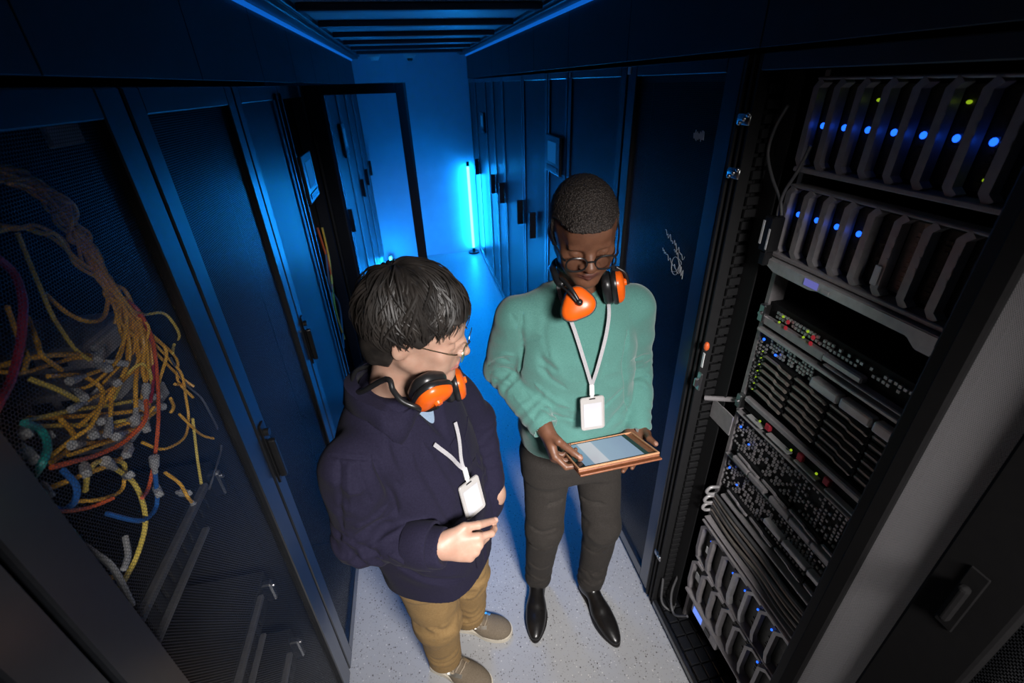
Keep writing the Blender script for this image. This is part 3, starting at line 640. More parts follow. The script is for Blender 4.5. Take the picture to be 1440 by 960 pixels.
# ------------------------------------------------------------------ soft modelling: distance fields -> one continuous surface
def axis_steps(spans):
    """[(start, step), ..., (end,)] -> coordinates, finer where a span asks for it"""
    out = []
    for (a, h), nx in zip(spans[:-1], spans[1:]):
        n = max(1, int(round((nx[0]-a)/h))); out += [a+(nx[0]-a)*i/n for i in range(n)]
    return np.array(out+[spans[-1][0]], np.float32)
def unit(v): v = np.array(v, float); return v/np.linalg.norm(v)
class Field:
    def __init__(s, xs, ys, zs):
        s.ax = [np.asarray(a, np.float32) for a in (xs, ys, zs)]; s.d = np.full([len(a) for a in s.ax], 0.5, np.float32)
    def put(s, f, lo, hi, k=0.02, op='add'):
        sl = []
        for a, l, h in zip(s.ax, lo, hi):
            i, j = np.searchsorted(a, l-k-0.012), np.searchsorted(a, h+k+0.012)
            if j <= i: return s
            sl.append(slice(i, j))
        X = s.ax[0][sl[0]][:, None, None]; Y = s.ax[1][sl[1]][None, :, None]; Z = s.ax[2][sl[2]][None, None, :]
        v = f(X, Y, Z).astype(np.float32); a = s.d[tuple(sl)]
        if op == 'add':
            h = np.clip(0.5+0.5*(a-v)/k, 0, 1); r = a*(1-h)+v*h-k*h*(1-h)
        elif op == 'sub':
            h = np.clip(0.5-0.5*(a+v)/k, 0, 1); r = a*(1-h)-v*h+k*h*(1-h)
        else: r = np.maximum(a, v)
        s.d[tuple(sl)] = r; return s
    def cone(s, a, b, ra, rb, k=0.02, op='add', flat=None):
        a, b = np.array(a, float), np.array(b, float); L2 = max(((b-a)**2).sum(), 1e-12); R = max(ra, rb)*(max(1, flat[1]) if flat else 1)
        def f(X, Y, Z):
            x, y, z = X-a[0], Y-a[1], Z-a[2]; e = b-a
            t = np.clip((x*e[0]+y*e[1]+z*e[2])/L2, 0, 1)
            x, y, z = x-t*e[0], y-t*e[1], z-t*e[2]
            if flat:
                u = unit(flat[0]); q = (x*u[0]+y*u[1]+z*u[2])*(1/flat[1]-1); x, y, z = x+q*u[0], y+q*u[1], z+q*u[2]
            return (np.sqrt(x*x+y*y+z*z)-(ra+(rb-ra)*t))*(min(1, flat[1]) if flat else 1)
        return s.put(f, np.minimum(a, b)-R, np.maximum(a, b)+R, k, op)
    def chain(s, pts, rs, k=0.02, op='add', flat=None):
        for i in range(len(pts)-1): s.cone(pts[i], pts[i+1], rs[i], rs[i+1], k, op, flat)
        return s
    def ell(s, c, r, k=0.02, op='add', axes=None):
        c = np.array(c, float); r = np.array(r, float); A = np.eye(3) if axes is None else np.array(axes); R = r.max()
        def f(X, Y, Z):
            x, y, z = X-c[0], Y-c[1], Z-c[2]
            q = [(A[i][0]*x+A[i][1]*y+A[i][2]*z) for i in range(3)]
            k0 = np.sqrt(sum((q[i]/r[i])**2 for i in range(3))); k1 = np.sqrt(sum((q[i]/r[i]**2)**2 for i in range(3)))+1e-9
            return k0*(k0-1)/k1
        return s.put(f, c-R, c+R, k, op)
    def tower(s, rows, k=0.03, op='add', a=(1, 0), e=2.5):
        """rows of (z, cx, cy, rx, ry); a = direction of rx on the ground; superelliptic sections"""
        rows = np.array(rows, float); z = rows[:, 0]; a = np.array(a, float)/np.hypot(*a); R = rows[:, 3:5].max()
        zz = np.linspace(z[0], z[-1], 200)
        def smooth(col):
            v = np.interp(zz, z, rows[:, col]); kern = np.hanning(31); kern /= kern.sum()
            return np.convolve(np.pad(v, 15, mode='edge'), kern, 'valid')
        cols = [smooth(i) for i in range(1, 5)]
        def f(X, Y, Z):
            cx, cy, rx, ry = [np.interp(Z, zz, q) for q in cols]
            dx, dy = X-cx, Y-cy; p, q = (dx*a[0]+dy*a[1])/rx, (-dx*a[1]+dy*a[0])/ry
            g = (np.abs(p)**e+np.abs(q)**e)**(1/e); side = (g-1)*np.minimum(rx, ry)
            cap = np.maximum(z[0]-Z, Z-z[-1]); return np.maximum(side, cap)
        return s.put(f, (rows[:, 1].min()-R, rows[:, 2].min()-R, z[0]), (rows[:, 1].max()+R, rows[:, 2].max()+R, z[-1]), k, op)
    def cut(s, p, n, soft=None):
        """keep the side behind the plane (point p, outward normal n)"""
        n = unit(n); X = s.ax[0][:, None, None]; Y = s.ax[1][None, :, None]; Z = s.ax[2][None, None, :]
        s.d = np.maximum(s.d, ((X-p[0])*n[0]+(Y-p[1])*n[1]+(Z-p[2])*n[2]).astype(np.float32)); return s
    def surface(s):
        d = s.d; sgn = d < 0; nx, ny, nz = d.shape
        c = np.zeros((nx-1, ny-1, nz-1), np.uint8)
        for i in (0, 1):
            for j in (0, 1):
                for k in (0, 1): c += sgn[i:nx-1+i, j:ny-1+j, k:nz-1+k]
        I, J, K = np.nonzero((c > 0) & (c < 8)); idx = np.full(c.shape, -1, np.int32); idx[I, J, K] = np.arange(len(I))
        P = np.zeros((len(I), 3)); W = np.zeros(len(I))
        corner = [(i, j, k) for i in (0, 1) for j in (0, 1) for k in (0, 1)]
        for p in corner:
            for ax in range(3):
                if p[ax]: continue
                q = list(p); q[ax] = 1
                a = d[I+p[0], J+p[1], K+p[2]]; b = d[I+q[0], J+q[1], K+q[2]]; m = (a < 0) != (b < 0)
                t = np.where(m, a/np.where(m, a-b, 1), 0)
                for w in range(3):
                    ix = (I, J, K)[w]; lo = s.ax[w][ix+p[w]]
                    v = lo+t*(s.ax[w][ix+q[w]]-lo) if w == ax else lo
                    P[:, w] += np.where(m, v, 0)
                W += m
        P /= W[:, None]
        quads = []
        for ax in range(3):
            o1, o2 = [(1, 2), (2, 0), (0, 1)][ax]
            sl0 = [slice(None)]*3; sl1 = [slice(None)]*3; sl0[ax] = slice(0, -1); sl1[ax] = slice(1, None)
            A, B = sgn[tuple(sl0)], sgn[tuple(sl1)]; E = np.nonzero(A != B); inside = A[E]
            E = [np.array(x) for x in E]; ok = (E[o1] > 0) & (E[o2] > 0) & (E[o1] < d.shape[o1]-1) & (E[o2] < d.shape[o2]-1)
            E = [x[ok] for x in E]; inside = inside[ok]; cs = []
            for u, v in ((-1, -1), (0, -1), (0, 0), (-1, 0)):
                e = [x.copy() for x in E]; e[o1] += u; e[o2] += v; cs.append(idx[e[0], e[1], e[2]])
            q = np.stack(cs, 1); q[~inside] = q[~inside][:, ::-1]; quads.append(q)
        return P, np.concatenate(quads)
from mathutils.bvhtree import BVHTree
def spline2(pts, n): return [(p.x, p.y) for p in spline([(x, y, 0) for x, y in pts], n)]
def vnoise(P, seed=0):
    """smooth value noise, about -1..1"""
    P = P+seed*17.31; i = np.floor(P).astype(np.int64); f = P-i; f = f*f*(3-2*f); r = 0
    for a in (0, 1):
        for b in (0, 1):
            for c in (0, 1):
                h = (i[:, 0]+a)*374761393+(i[:, 1]+b)*668265263+(i[:, 2]+c)*2147483647; h = (h ^ (h >> 13))*1274126177 & 0xffffffff
                v = ((h ^ (h >> 16)) & 0xffff)/32767.5-1
                r = r+v*np.where(a, f[:, 0], 1-f[:, 0])*np.where(b, f[:, 1], 1-f[:, 1])*np.where(c, f[:, 2], 1-f[:, 2])
    return r
def seg_dist(P, a, b):
    a, b = np.array(a), np.array(b); e = b-a; t = np.clip((P-a)@e/max(e@e, 1e-9), 0, 1); return np.linalg.norm(P-a-t[:, None]*e, axis=1), t
def normals(P, Q):
    n = np.zeros_like(P); fn = np.cross(P[Q[:, 2]]-P[Q[:, 0]], P[Q[:, 3]]-P[Q[:, 1]])
    for i in range(4): np.add.at(n, Q[:, i], fn)
    return n/(np.linalg.norm(n, axis=1)[:, None]+1e-12)
def field_mesh(fld, name, mats, parent, disp=None, folds=(), mat_fn=None, attr=None, relax=1, lines=()):
    P, Q = fld.surface()
    for _ in range(relax):
        acc = np.zeros_like(P); cnt = np.zeros(len(P))
        for i in range(4):
            a, b = Q[:, i], Q[:, (i+1) % 4]; np.add.at(acc, a, P[b]); np.add.at(cnt, a, 1)
        P = P*0.5+0.5*acc/np.maximum(cnt, 1)[:, None]
    nr = normals(P, Q); h = np.zeros(len(P))
    if lines:
        tree = BVHTree.FromPolygons([Vector(p) for p in P], Q.tolist()); ex = []
        for pts, w_, amp in lines:
            hs = []
            for x, y in spline2(pts, 4):
                d_ = Vector(RW@np.array([x-CX, y-CY, FPX])).normalized(); ht = tree.ray_cast(Vector((0, 0, CAM_Z)), d_)
                if ht[0] is not None and (not hs or (ht[0]-hs[-1]).length < 0.12): hs.append(ht[0])
            if len(hs) > 1: ex.append((hs, w_, amp))
        for hs, w_, amp in ex:
            best = np.full(len(P), 9.0); n_ = len(hs)-1
            for i in range(n_):
                dd, t = seg_dist(P, tuple(hs[i]), tuple(hs[i+1])); u_ = (i+t)/n_; f_ = np.minimum(1, np.minimum(u_, 1-u_)*6+0.15)
                best = np.minimum(best, np.where(f_ > 0.16, dd/np.maximum(f_, 0.3), dd*3))
            h = h+amp*np.exp(-(best/w_)**2)
    if disp is not None: h = h+disp(P, nr)
    for a, b, w, amp in folds:
        dd, t = seg_dist(P, a, b); h = h+amp*np.exp(-(dd/w)**2)*np.minimum(1, np.minimum(t, 1-t)*5+0.25)
    P = P+nr*h[:, None]
    me = bpy.data.meshes.new(name); me.from_pydata(P.tolist(), [], Q.tolist()); me.validate()
    for m in (mats if isinstance(mats, list) else [mats]): me.materials.append(MT[m])
    if mat_fn is not None: me.polygons.foreach_set('material_index', mat_fn(P[Q].mean(1)).astype(np.int32))
    if attr is not None:
        for k2, fn in attr.items():
            at_ = me.attributes.new(k2, 'FLOAT', 'POINT'); at_.data.foreach_set('value', fn(P).astype(np.float32))
    me.shade_smooth()
    o = bpy.data.objects.new(name, me); COL.objects.link(o); o.parent = parent
    me.transform(parent.matrix_basis.inverted()); return o
def span(c, lo, hi, coarse, fine): return [(lo, coarse), (c[0], fine), (c[1], coarse), (hi,)]

# a head: local axes right, forward, up; origin in the middle of the skull
class Frame:
    def __init__(s, o, fwd, upv):
        s.o = np.array(o, float); s.f = unit(fwd); u = np.array(upv, float); s.u = unit(u-s.f*(u@s.f)); s.r = np.cross(s.f, s.u)
    def __call__(s, x, y, z): return s.o+s.r*x+s.f*y+s.u*z
    def dir(s, x, y, z): return s.r*x+s.f*y+s.u*z
    @property
    def axes(s): return np.array([s.r, s.f, s.u])
    def loc(s, P): return (P-s.o)@s.axes.T
    def rot(s, yaw=0, pitch=0, roll=0):
        """axes turned about up / right / forward, for tilted blobs"""
        m = np.eye(3)
        for ang, (i, j) in ((yaw, (0, 1)), (pitch, (1, 2)), (roll, (2, 0))):
            t = np.eye(3); c_, s_ = math.cos(math.radians(ang)), math.sin(math.radians(ang)); t[i, i] = c_; t[j, j] = c_; t[i, j] = s_; t[j, i] = -s_; m = t@m
        return m@s.axes
def head(F, h, k=1.0, nose=1.0, lips=1.0, jaw=1.0, ears=True):
    A = h.axes; e = lambda c, r, kk, op='add', ax=None: F.ell(h(*c), r, kk, op, A if ax is None else ax)
    e((0, -0.016, 0.036), (0.0745, 0.094, 0.082), 0.02)                     # skull
    e((0, 0.020, 0.000), (0.066, 0.073, 0.085), 0.03)                       # face block
    e((0, 0.034, -0.050), (0.056*jaw, 0.052, 0.060), 0.03)                  # lower face
    for s_ in (-1, 1):
        F.cone(h(s_*0.056, -0.004, -0.048), h(s_*0.016, 0.070, -0.098), 0.015*jaw, 0.013, 0.03)   # jaw line
        e((s_*0.042, 0.062, -0.022), (0.022, 0.016, 0.018), 0.02)           # cheekbone
        e((s_*0.034, 0.058, -0.050), (0.022, 0.022, 0.026), 0.02)           # cheek
    e((0, 0.074, -0.098), (0.019, 0.016, 0.016), 0.02)                      # chin
    e((0, 0.075, 0.045), (0.046, 0.018, 0.032), 0.03)                       # forehead
    for s_ in (-1, 1):
        e((s_*0.026, 0.083, 0.018), (0.022, 0.009, 0.007), 0.012, 'add', h.rot(roll=s_*6))      # brow ridge
        e((s_*0.032, 0.094, -0.002), (0.018, 0.012, 0.011), 0.012, 'sub')   # socket
        e((s_*0.032, 0.0755, -0.003), (0.0145, 0.0125, 0.0115), 0.004)      # eye under its lid
        F.chain([h(s_*0.044, 0.080, -0.006), h(s_*0.032, 0.0885, -0.009), h(s_*0.020, 0.084, -0.006)], [0.0012]*3, 0.002)   # lid edge
    F.chain([h(0, 0.085, 0.012), h(0, 0.096, -0.008), h(0, 0.108, -0.028)], [0.0075, 0.0085, 0.0115*nose], 0.012)     # nose
    for s_ in (-1, 1): e((s_*0.0125*nose, 0.098, -0.031), (0.0085*nose, 0.011, 0.0075), 0.007)                          # wings
    for s_ in (-1, 1): e((s_*0.007*nose, 0.103, -0.040), (0.0035, 0.005, 0.003), 0.003, 'sub')
    e((0, 0.082, -0.058), (0.024, 0.013, 0.016), 0.015)                     # muzzle
    F.chain([h(-0.024, 0.082, -0.064), h(-0.008, 0.0945, -0.0595), h(0, 0.0945, -0.0605), h(0.008, 0.0945, -0.0595), h(0.024, 0.082, -0.064)], [0.002, 0.0045*lips, 0.0045*lips, 0.0045*lips, 0.002], 0.005)
    F.chain([h(-0.021, 0.082, -0.068), h(0, 0.0925, -0.0715), h(0.021, 0.082, -0.068)], [0.002, 0.0055*lips, 0.002], 0.005)
    F.chain([h(-0.026, 0.086, -0.0655), h(0, 0.100, -0.0655), h(0.026, 0.086, -0.0655)], [0.0013]*3, 0.002, 'sub')
    for s_ in (-1, 1) if ears else ():                                      # ears
        ax = h.rot(yaw=s_*24, pitch=-10)
        F.ell(h(s_*0.077, -0.012, -0.006), (0.0065, 0.019, 0.031), 0.006, 'add', ax)
        F.ell(h(s_*0.0845, -0.010, -0.003), (0.005, 0.011, 0.019), 0.004, 'sub', ax)
def hand_chain(w, f, n, left, curls, spreads, thumb=None, s=1.0):
    """w wrist, f finger direction, n palm normal -> list of joint chains"""
    f = unit(f); n = np.array(n, float); n = unit(n-f*(n@f)); t = np.cross(n, f) if left else np.cross(f, n); w = np.array(w, float)
    L = lambda x, y, z: w+s*(t*x+f*y-n*z)                # z positive on the back of the hand
    mcp = [(0.027, 0.088, 0.0), (0.009, 0.093, 0.003), (-0.010, 0.088, 0.001), (-0.027, 0.078, -0.003)]
    seg = [(0.042, 0.026, 0.021), (0.046, 0.029, 0.022), (0.043, 0.027, 0.021), (0.034, 0.021, 0.019)]
    out = []
    for m, sg, c, sp in zip(mcp, seg, curls, spreads):
        p = L(*m); ch = [p]; ang = 0.0
        for l, dc in zip(sg, c):
            ang += math.radians(dc); d0 = f*math.cos(math.radians(sp))+t*math.sin(math.radians(sp))
            p = p+s*l*(d0*math.cos(ang)+n*math.sin(ang)); ch.append(p)
        out.append(ch)
    th = thumb if thumb is not None else [L(0.022, 0.02, -0.008), L(0.046, 0.05, -0.016), L(0.054, 0.078, -0.022), L(0.052, 0.102, -0.028)]
    return L, out, [np.array(q, float) for q in th]
def hand(F, L, fingers, th, s=1.0, wr=0.025):
    n = L(0, 0, -1)-L(0, 0, 0); kk = 0.009*s
    for i, ch in enumerate(fingers):
        r = (0.0092, 0.0094, 0.0090, 0.0080)[i]*s
        F.cone(L((0.016, 0.005, -0.006, -0.015)[i], 0.006, 0), ch[0], 0.0145*s, 0.0112*s, 0.012*s)
        F.cone(ch[0], ch[1], r*1.06, r*0.95, 0.006*s); F.cone(ch[1], ch[2], r*0.98, r*0.88, 0.0035*s); F.cone(ch[2], ch[3], r*0.88, r*0.74, 0.003*s)
    F.ell(L(0.0, 0.050, -0.002), (0.034*s, 0.036*s, 0.012*s), 0.012*s, 'add', [unit(L(1, 0, 0)-L(0, 0, 0)), unit(L(0, 1, 0)-L(0, 0, 0)), unit(n)])
    F.chain([L(0.012, 0.004, -0.004), th[0], th[1]], [0.015*s, 0.015*s, 0.0125*s], 0.012*s)
    F.cone(th[1], th[2], 0.0112*s, 0.0102*s, 0.004*s); F.cone(th[2], th[3], 0.0104*s, 0.0085*s, 0.003*s)
    F.cone(L(0, -0.01, 0), L(0, 0.012, 0), wr, wr*0.98, 0.014, 'add', (n, 0.74))
def nail_points(ch, up_): return ch
# ------------------------------------------------------------------ cloth, skin and hair materials
def fabric(name, a, b, scale, rough=0.85, sheen=0.0, weave=900, stretch=(1, 1, 1)):
    k = N(name); co = k.coord(); v = k.vmath('MULTIPLY', co, stretch); n = k.noise(scale, 5, 0.65, v)
    k.set(k.ramp(n, [(0.30, a+(1,)), (0.70, b+(1,))]), rough, 0, 0.08, sheen); k.bump(k.noise(weave, 2, 0.6, co), 0.25, 0.001); return k.m
MT['sweater'] = fabric('heathered_green_knit', (0.066, 0.186, 0.160), (0.109, 0.266, 0.234), 260, 0.9, 0.3, 0.02, (1, 1, 3))
MT['trousers'] = fabric('dark_charcoal_wool', (0.030, 0.026, 0.024), (0.046, 0.041, 0.037), 220, 0.85, 0.02)
MT['navy'] = fabric('dark_navy_cotton', (0.0135, 0.0120, 0.027), (0.0205, 0.0185, 0.039), 260, 0.85, 0.02, 900)
MT['chino'] = fabric('tan_cotton_twill', (0.245, 0.150, 0.062), (0.31, 0.20, 0.088), 160, 0.85, 0.02)
MT['tee'] = fabric('light_blue_jersey', (0.26, 0.35, 0.48), (0.31, 0.41, 0.55), 200)
MT['canvas_shoe'] = fabric('taupe_canvas', (0.145, 0.115, 0.082), (0.23, 0.185, 0.135), 300, 0.8, 0.02)
MT['leather'] = plain('black_leather', (0.010, 0.009, 0.009, 1), 0.28, 0.0, 0.2, 60)
MT['leather_sole'] = plain('dark_shoe_sole', (0.012, 0.010, 0.010, 1), 0.5)
MT['cream'] = plain('cream_rubber', (0.62, 0.56, 0.46, 1), 0.55, 0.0, 0.05)
MT['silver'] = plain('silver_trim', (0.80, 0.76, 0.68, 1), 0.28, 0.9, 0.05)
MT['lace'] = plain('beige_lace', (0.36, 0.29, 0.21, 1), 0.7)
def skin(name, base, deep, lip, nail):
    k = N(name); co = k.coord(); n = k.noise(34, 4, 0.6, co); c = k.mix(k.ramp(n, [(0.35, (0, 0, 0, 1)), (0.7, (1, 1, 1, 1))]), deep+(1,), base+(1,))
    for an, col in (('lip', lip), ('nail', nail)):
        t = k.new('ShaderNodeAttribute'); t.attribute_name = an; c = k.mix(t.outputs['Fac'], c, col+(1,))
    k.set(c, 0.46, 0, 0.45); k.b.inputs['Subsurface Weight'].default_value = 0.06
    k.b.inputs['Subsurface Radius'].default_value = (0.012, 0.004, 0.002); k.b.inputs['Subsurface Scale'].default_value = 0.4
    k.bump(k.noise(420, 3, 0.6, co), 0.12, 0.001); return k.m
MT['skin_dark'] = skin('deep_brown_skin', (0.185, 0.082, 0.046), (0.130, 0.054, 0.030), (0.105, 0.042, 0.034), (0.30, 0.155, 0.11))
MT['skin_light'] = skin('fair_skin', (0.50, 0.315, 0.235), (0.44, 0.25, 0.18), (0.50, 0.20, 0.17), (0.70, 0.42, 0.35))
k = N('short_coiled_hair'); v = k.new('ShaderNodeTexVoronoi'); v.inputs['Scale'].default_value = 260; k.link(k.coord(), v.inputs['Vector'])
k.set(k.ramp(v.outputs['Distance'], [(0.1, (0.070, 0.056, 0.048, 1)), (0.6, (0.022, 0.017, 0.015, 1))]), 0.62, 0, 0.35); k.bump(v.outputs['Distance'], 0.9, 0.003); MT['coils'] = k.m
k = N('dark_straight_hair'); k.set(k.ramp(k.noise(30, 3), [(0.3, (0.012, 0.010, 0.009, 1)), (0.7, (0.034, 0.028, 0.024, 1))]), 0.5, 0, 0.5); MT['hair'] = k.m
MT['muff_orange'] = plain('orange_muff_shell', (0.85, 0.125, 0.008, 1), 0.32, 0, 0.04)
MT['muff_black'] = plain('black_muff_cushion', (0.014, 0.014, 0.015, 1), 0.33)
MT['lanyard'] = fabric('white_lanyard_ribbon', (0.36, 0.35, 0.37), (0.46, 0.45, 0.47), 300, 0.7, 0.02)
MT['badge'] = plain('white_badge_holder', (0.44, 0.42, 0.41, 1), 0.35, 0, 0.03)
MT['card'] = plain('pale_card', (0.54, 0.54, 0.58, 1), 0.45, 0, 0.05, 20)
MT['leather_brown'] = plain('brown_leather_cover', (0.235, 0.082, 0.036, 1), 0.45, 0, 0.15, 120)
MT['leather_tan'] = plain('tan_leather_edge', (0.50, 0.25, 0.13, 1), 0.5, 0, 0.1, 120)
MT['glass_black'] = plain('black_screen_glass', (0.008, 0.014, 0.016, 1), 0.12)
MT['lens'] = thin_glass('spectacle_lens', (0.93, 0.94, 0.95, 1), 0.02, 1.12)
MT['gold'] = plain('pale_gold_wire', (0.80, 0.66, 0.40, 1), 0.25, 1.0, 0.05)
k = N('tablet_screen'); sp = k.new('ShaderNodeSeparateXYZ'); k.link(k.coord('Generated'), sp.inputs[0])
band = k.ramp(sp.outputs[0], [(0.0, (0.22, 0.36, 0.50, 1)), (0.15, (0.24, 0.38, 0.52, 1)), (0.165, (0.62, 0.64, 0.70, 1)), (0.40, (0.66, 0.67, 0.73, 1)), (0.42, (0.34, 0.46, 0.60, 1)), (1.0, (0.27, 0.36, 0.52, 1))])
k.b.inputs['Base Color'].default_value = (0.02, 0.02, 0.02, 1); k.b.inputs['Roughness'].default_value = 0.12
k.link(band, k.b.inputs['Emission Color']); k.b.inputs['Emission Strength'].default_value = 0.75; MT['screen'] = k.m

def person(name, loc, label): return thing(name, loc, label, 'person')
def arm_bunch(P, a, b, t0, t1, pitch, amp, rad=0.09):
    d, t = seg_dist(P, a, b); L = np.linalg.norm(np.array(b)-np.array(a))
    w = np.clip((t-t0)/0.08, 0, 1)*np.clip((t1-t)/0.08, 0, 1)*(d < rad)
    return amp*w*np.sin(2*math.pi*(t*L/pitch+0.75*vnoise(P*13, 3)+0.35*vnoise(P*28, 5)))*(0.55+0.6*vnoise(P*11, 8))
def shoe(name, heel, toe, parent, L=0.28, W=0.10, upper='leather', sole='leather_sole', sneaker=False):
    heel, toe = Vector(heel), Vector(toe); f = (toe-heel).normalized(); r = Vector((f.y, -f.x, 0))
    Mx = Matrix(((r.x, f.x, 0, heel.x), (r.y, f.y, 0, heel.y), (0, 0, 1, 0.001), (0, 0, 0, 1)))
    s = L/0.29; w = W/0.10
    F = Field(axis_steps([(-0.08, 0.004), (0.08,)]), axis_steps([(-0.02, 0.004), (0.33,)]), axis_steps([(-0.02, 0.004), (0.16,)]))
    F.ell((0, 0.040*s, 0.040), (0.035*w, 0.038*s, 0.046)).cone((0, 0.05*s, 0.06), (0, 0.15*s, 0.036), 0.034*w, 0.030*w, 0.03)
    F.cone((0, 0.048*s, 0.05), (0, 0.055*s, 0.10), 0.034*w, 0.037*w, 0.02)
    if sneaker: F.ell((0, 0.175*s, 0.028), (0.048*w, 0.075*s, 0.036), 0.02).ell((0, 0.225*s, 0.026), (0.045*w, 0.062*s, 0.031), 0.02)
    else: F.ell((0, 0.175*s, 0.024), (0.043*w, 0.07*s, 0.030), 0.03).ell((0, 0.235*s, 0.020), (0.032*w, 0.055*s, 0.022), 0.03)
    F.cut((0, 0, 0.014 if not sneaker else 0.020), (0, 0, -1)); F.cut((0, 0, 0.098 if not sneaker else 0.085), (0, 0, 1))
    u = field_mesh(F, name, upper, parent, None, [((-0.03*w, 0.165*s, 0.05), (0.03*w, 0.165*s, 0.05), 0.004, -0.0015), ((-0.03*w, 0.182*s, 0.05), (0.03*w, 0.182*s, 0.05), 0.004, -0.0012)])
    u.data.transform(parent.matrix_basis); u.data.transform(Mx); u.data.transform(parent.matrix_basis.inverted())
    out = []
    prof = ((0.0, 0.0), (0.012, 0.030), (0.04, 0.036), (0.10, 0.033), (0.17, 0.047), (0.22, 0.043 if not sneaker else 0.047), (0.265, 0.026 if not sneaker else 0.036), (0.285, 0.012 if not sneaker else 0.018), (0.29, 0.0))
    for y, x in prof: out.append((x*w, y*s))
    for y, x in prof[-2:0:-1]: out.append((-x*w, y*s))
    pts = [(p.x, p.y) for p in spline([(a, b, 0) for a, b in out]+[(out[0][0], out[0][1], 0)], 4)][:-1]
    th = 0.013 if not sneaker else 0.026
    m = MB(); m.prism([(a*1.03, b*1.0+(b-0.14*s)*0.015) for a, b in pts], th, Mx, 0.003); m.build('sole', sole, u)
    if sneaker:
        for sd in (-1, 1):
            pass
        m = MB(); bt = BVHTree.FromPolygons([v.co+parent.location for v in u.data.vertices], [p.vertices[:] for p in u.data.polygons])
        def on(x, y, e=0.002): p = bt.ray_cast(Mx@Vector((x, y, 0.3)), Vector((0, 0, -1)))[0]; return (p if p is not None else Mx@Vector((x, y, 0.08)))+Vector((0, 0, e))
        for q in range(4):
            y = (0.100+0.02*q)*s
            m.tube(spline([on(x*w, y+0.004*(1-abs(x)/0.024)) for x in (-0.024, -0.012, 0, 0.012, 0.024)], 4), 0.0026, 6)
        for sd in (-1, 1):
            m.tube(spline([on(0, 0.110*s), on(sd*0.016, 0.104*s, 0.012), on(sd*0.034, 0.112*s, 0.010), on(sd*0.030, 0.130*s, 0.004), on(sd*0.010, 0.116*s, 0.004)], 6), 0.0030, 6)
        m.build('lace', 'lace', u, True)
        for sd in (-1, 1):
            m = MB(); m.tube(spline([on(sd*x*w, y*s, 0.001) for x, y in ((0.030, 0.085), (0.031, 0.115), (0.030, 0.145), (0.026, 0.172))], 5), 0.003, 6, flat=(0.013, 0.004), up=(r*sd*0.5+Vector((0, 0, 1)))); m.build('side_trim', 'silver', u)
    else:
        m = MB(); m.tube(spline([Mx@Vector(p) for p in ((-0.020*w, 0.098*s, 0.066), (0, 0.102*s, 0.074), (0.020*w, 0.098*s, 0.066))], 5), 0.002, 6)
        m.tube(spline([Mx@Vector(p) for p in ((-0.020*w, 0.116*s, 0.058), (0, 0.120*s, 0.066), (0.020*w, 0.116*s, 0.058))], 5), 0.002, 6); m.build('lace', 'leather_sole', u, True)
    return u
def brow(h, s_, parent, mat, th=0.0042):
    m = MB(); m.tube(spline([h(s_*0.012, 0.0905, 0.0175), h(s_*0.024, 0.0915, 0.0225), h(s_*0.038, 0.085, 0.0225), h(s_*0.050, 0.072, 0.016)], 6), [0.0025]*4+[th]*8+[th*0.8]*4+[0.002]*3, 6)
    return m.build('eyebrow', mat, parent, True)
def badge(name, neckL, neckR, clip, label, facing, drop, h=0.098, w=0.066, mids=((), ()), tilt=0.0):
    """card holder on a ribbon; facing = outward direction, drop = direction the card hangs"""
    clip = Vector(clip); n = Vector(facing).normalized(); d = Vector(drop).normalized(); d = (d-n*n.dot(d)).normalized(); r = d.cross(n)
    t = thing(name, clip+d*(0.03+h), label, 'name badge')
    for src, mid in ((neckL, mids[0]), (neckR, mids[1])):
        m = MB(); m.tube(spline([Vector(p) for p in src]+[Vector(p) for p in mid]+[clip], 8), 0.004, flat=(0.010, 0.0016), up=n); m.build('ribbon', 'lanyard', t)
    Mb = Matrix(((r.x, -d.x, n.x, clip.x), (r.y, -d.y, n.y, clip.y), (r.z, -d.z, n.z, clip.z), (0, 0, 0, 1)))
    MB().box(-0.007, 0.007, -0.030, 0.004, -0.003, 0.004, 0.002, Mb).box(-0.005, 0.005, -0.040, -0.029, -0.001, 0.002, 0.0005, Mb).build('clip', 'white', t)
    y1 = -0.034; y0 = y1-h
    def rrect(w_, y0_, y1_, rad, n_=6):
        o = []
        for cx, cy, a0 in ((w_/2-rad, y1_-rad, 0), (-w_/2+rad, y1_-rad, 90), (-w_/2+rad, y0_+rad, 180), (w_/2-rad, y0_+rad, 270)):
            o += [(cx+rad*math.cos(math.radians(a0+90*q/n_)), cy+rad*math.sin(math.radians(a0+90*q/n_))) for q in range(n_+1)]
        return o
    hd = MB(); hd.prism(rrect(w, y0, y1, 0.008), 0.004, Mb@Matrix.Translation((0, 0, -0.002)), 0.0006)
    for q in rrect(w-0.003, y0+0.0015, y1-0.0015, 0.0075),: hd.tube([Mb@Vector((a, b, 0.0028)) for a, b in q+q[:1]], 0.0013, 6)
    hb = hd.build('holder', 'badge', t)
    MB().box(-w/2+0.009, w/2-0.009, y0+0.009, y1-0.020, 0.0022, 0.0030, 0.0003, Mb).build('card', 'card', hb)
    MB().box(-0.009, 0.009, y1-0.0075, y1-0.004, 0.0021, 0.0026, 0.0, Mb).build('slot', 'blackplastic', hb)
    return t
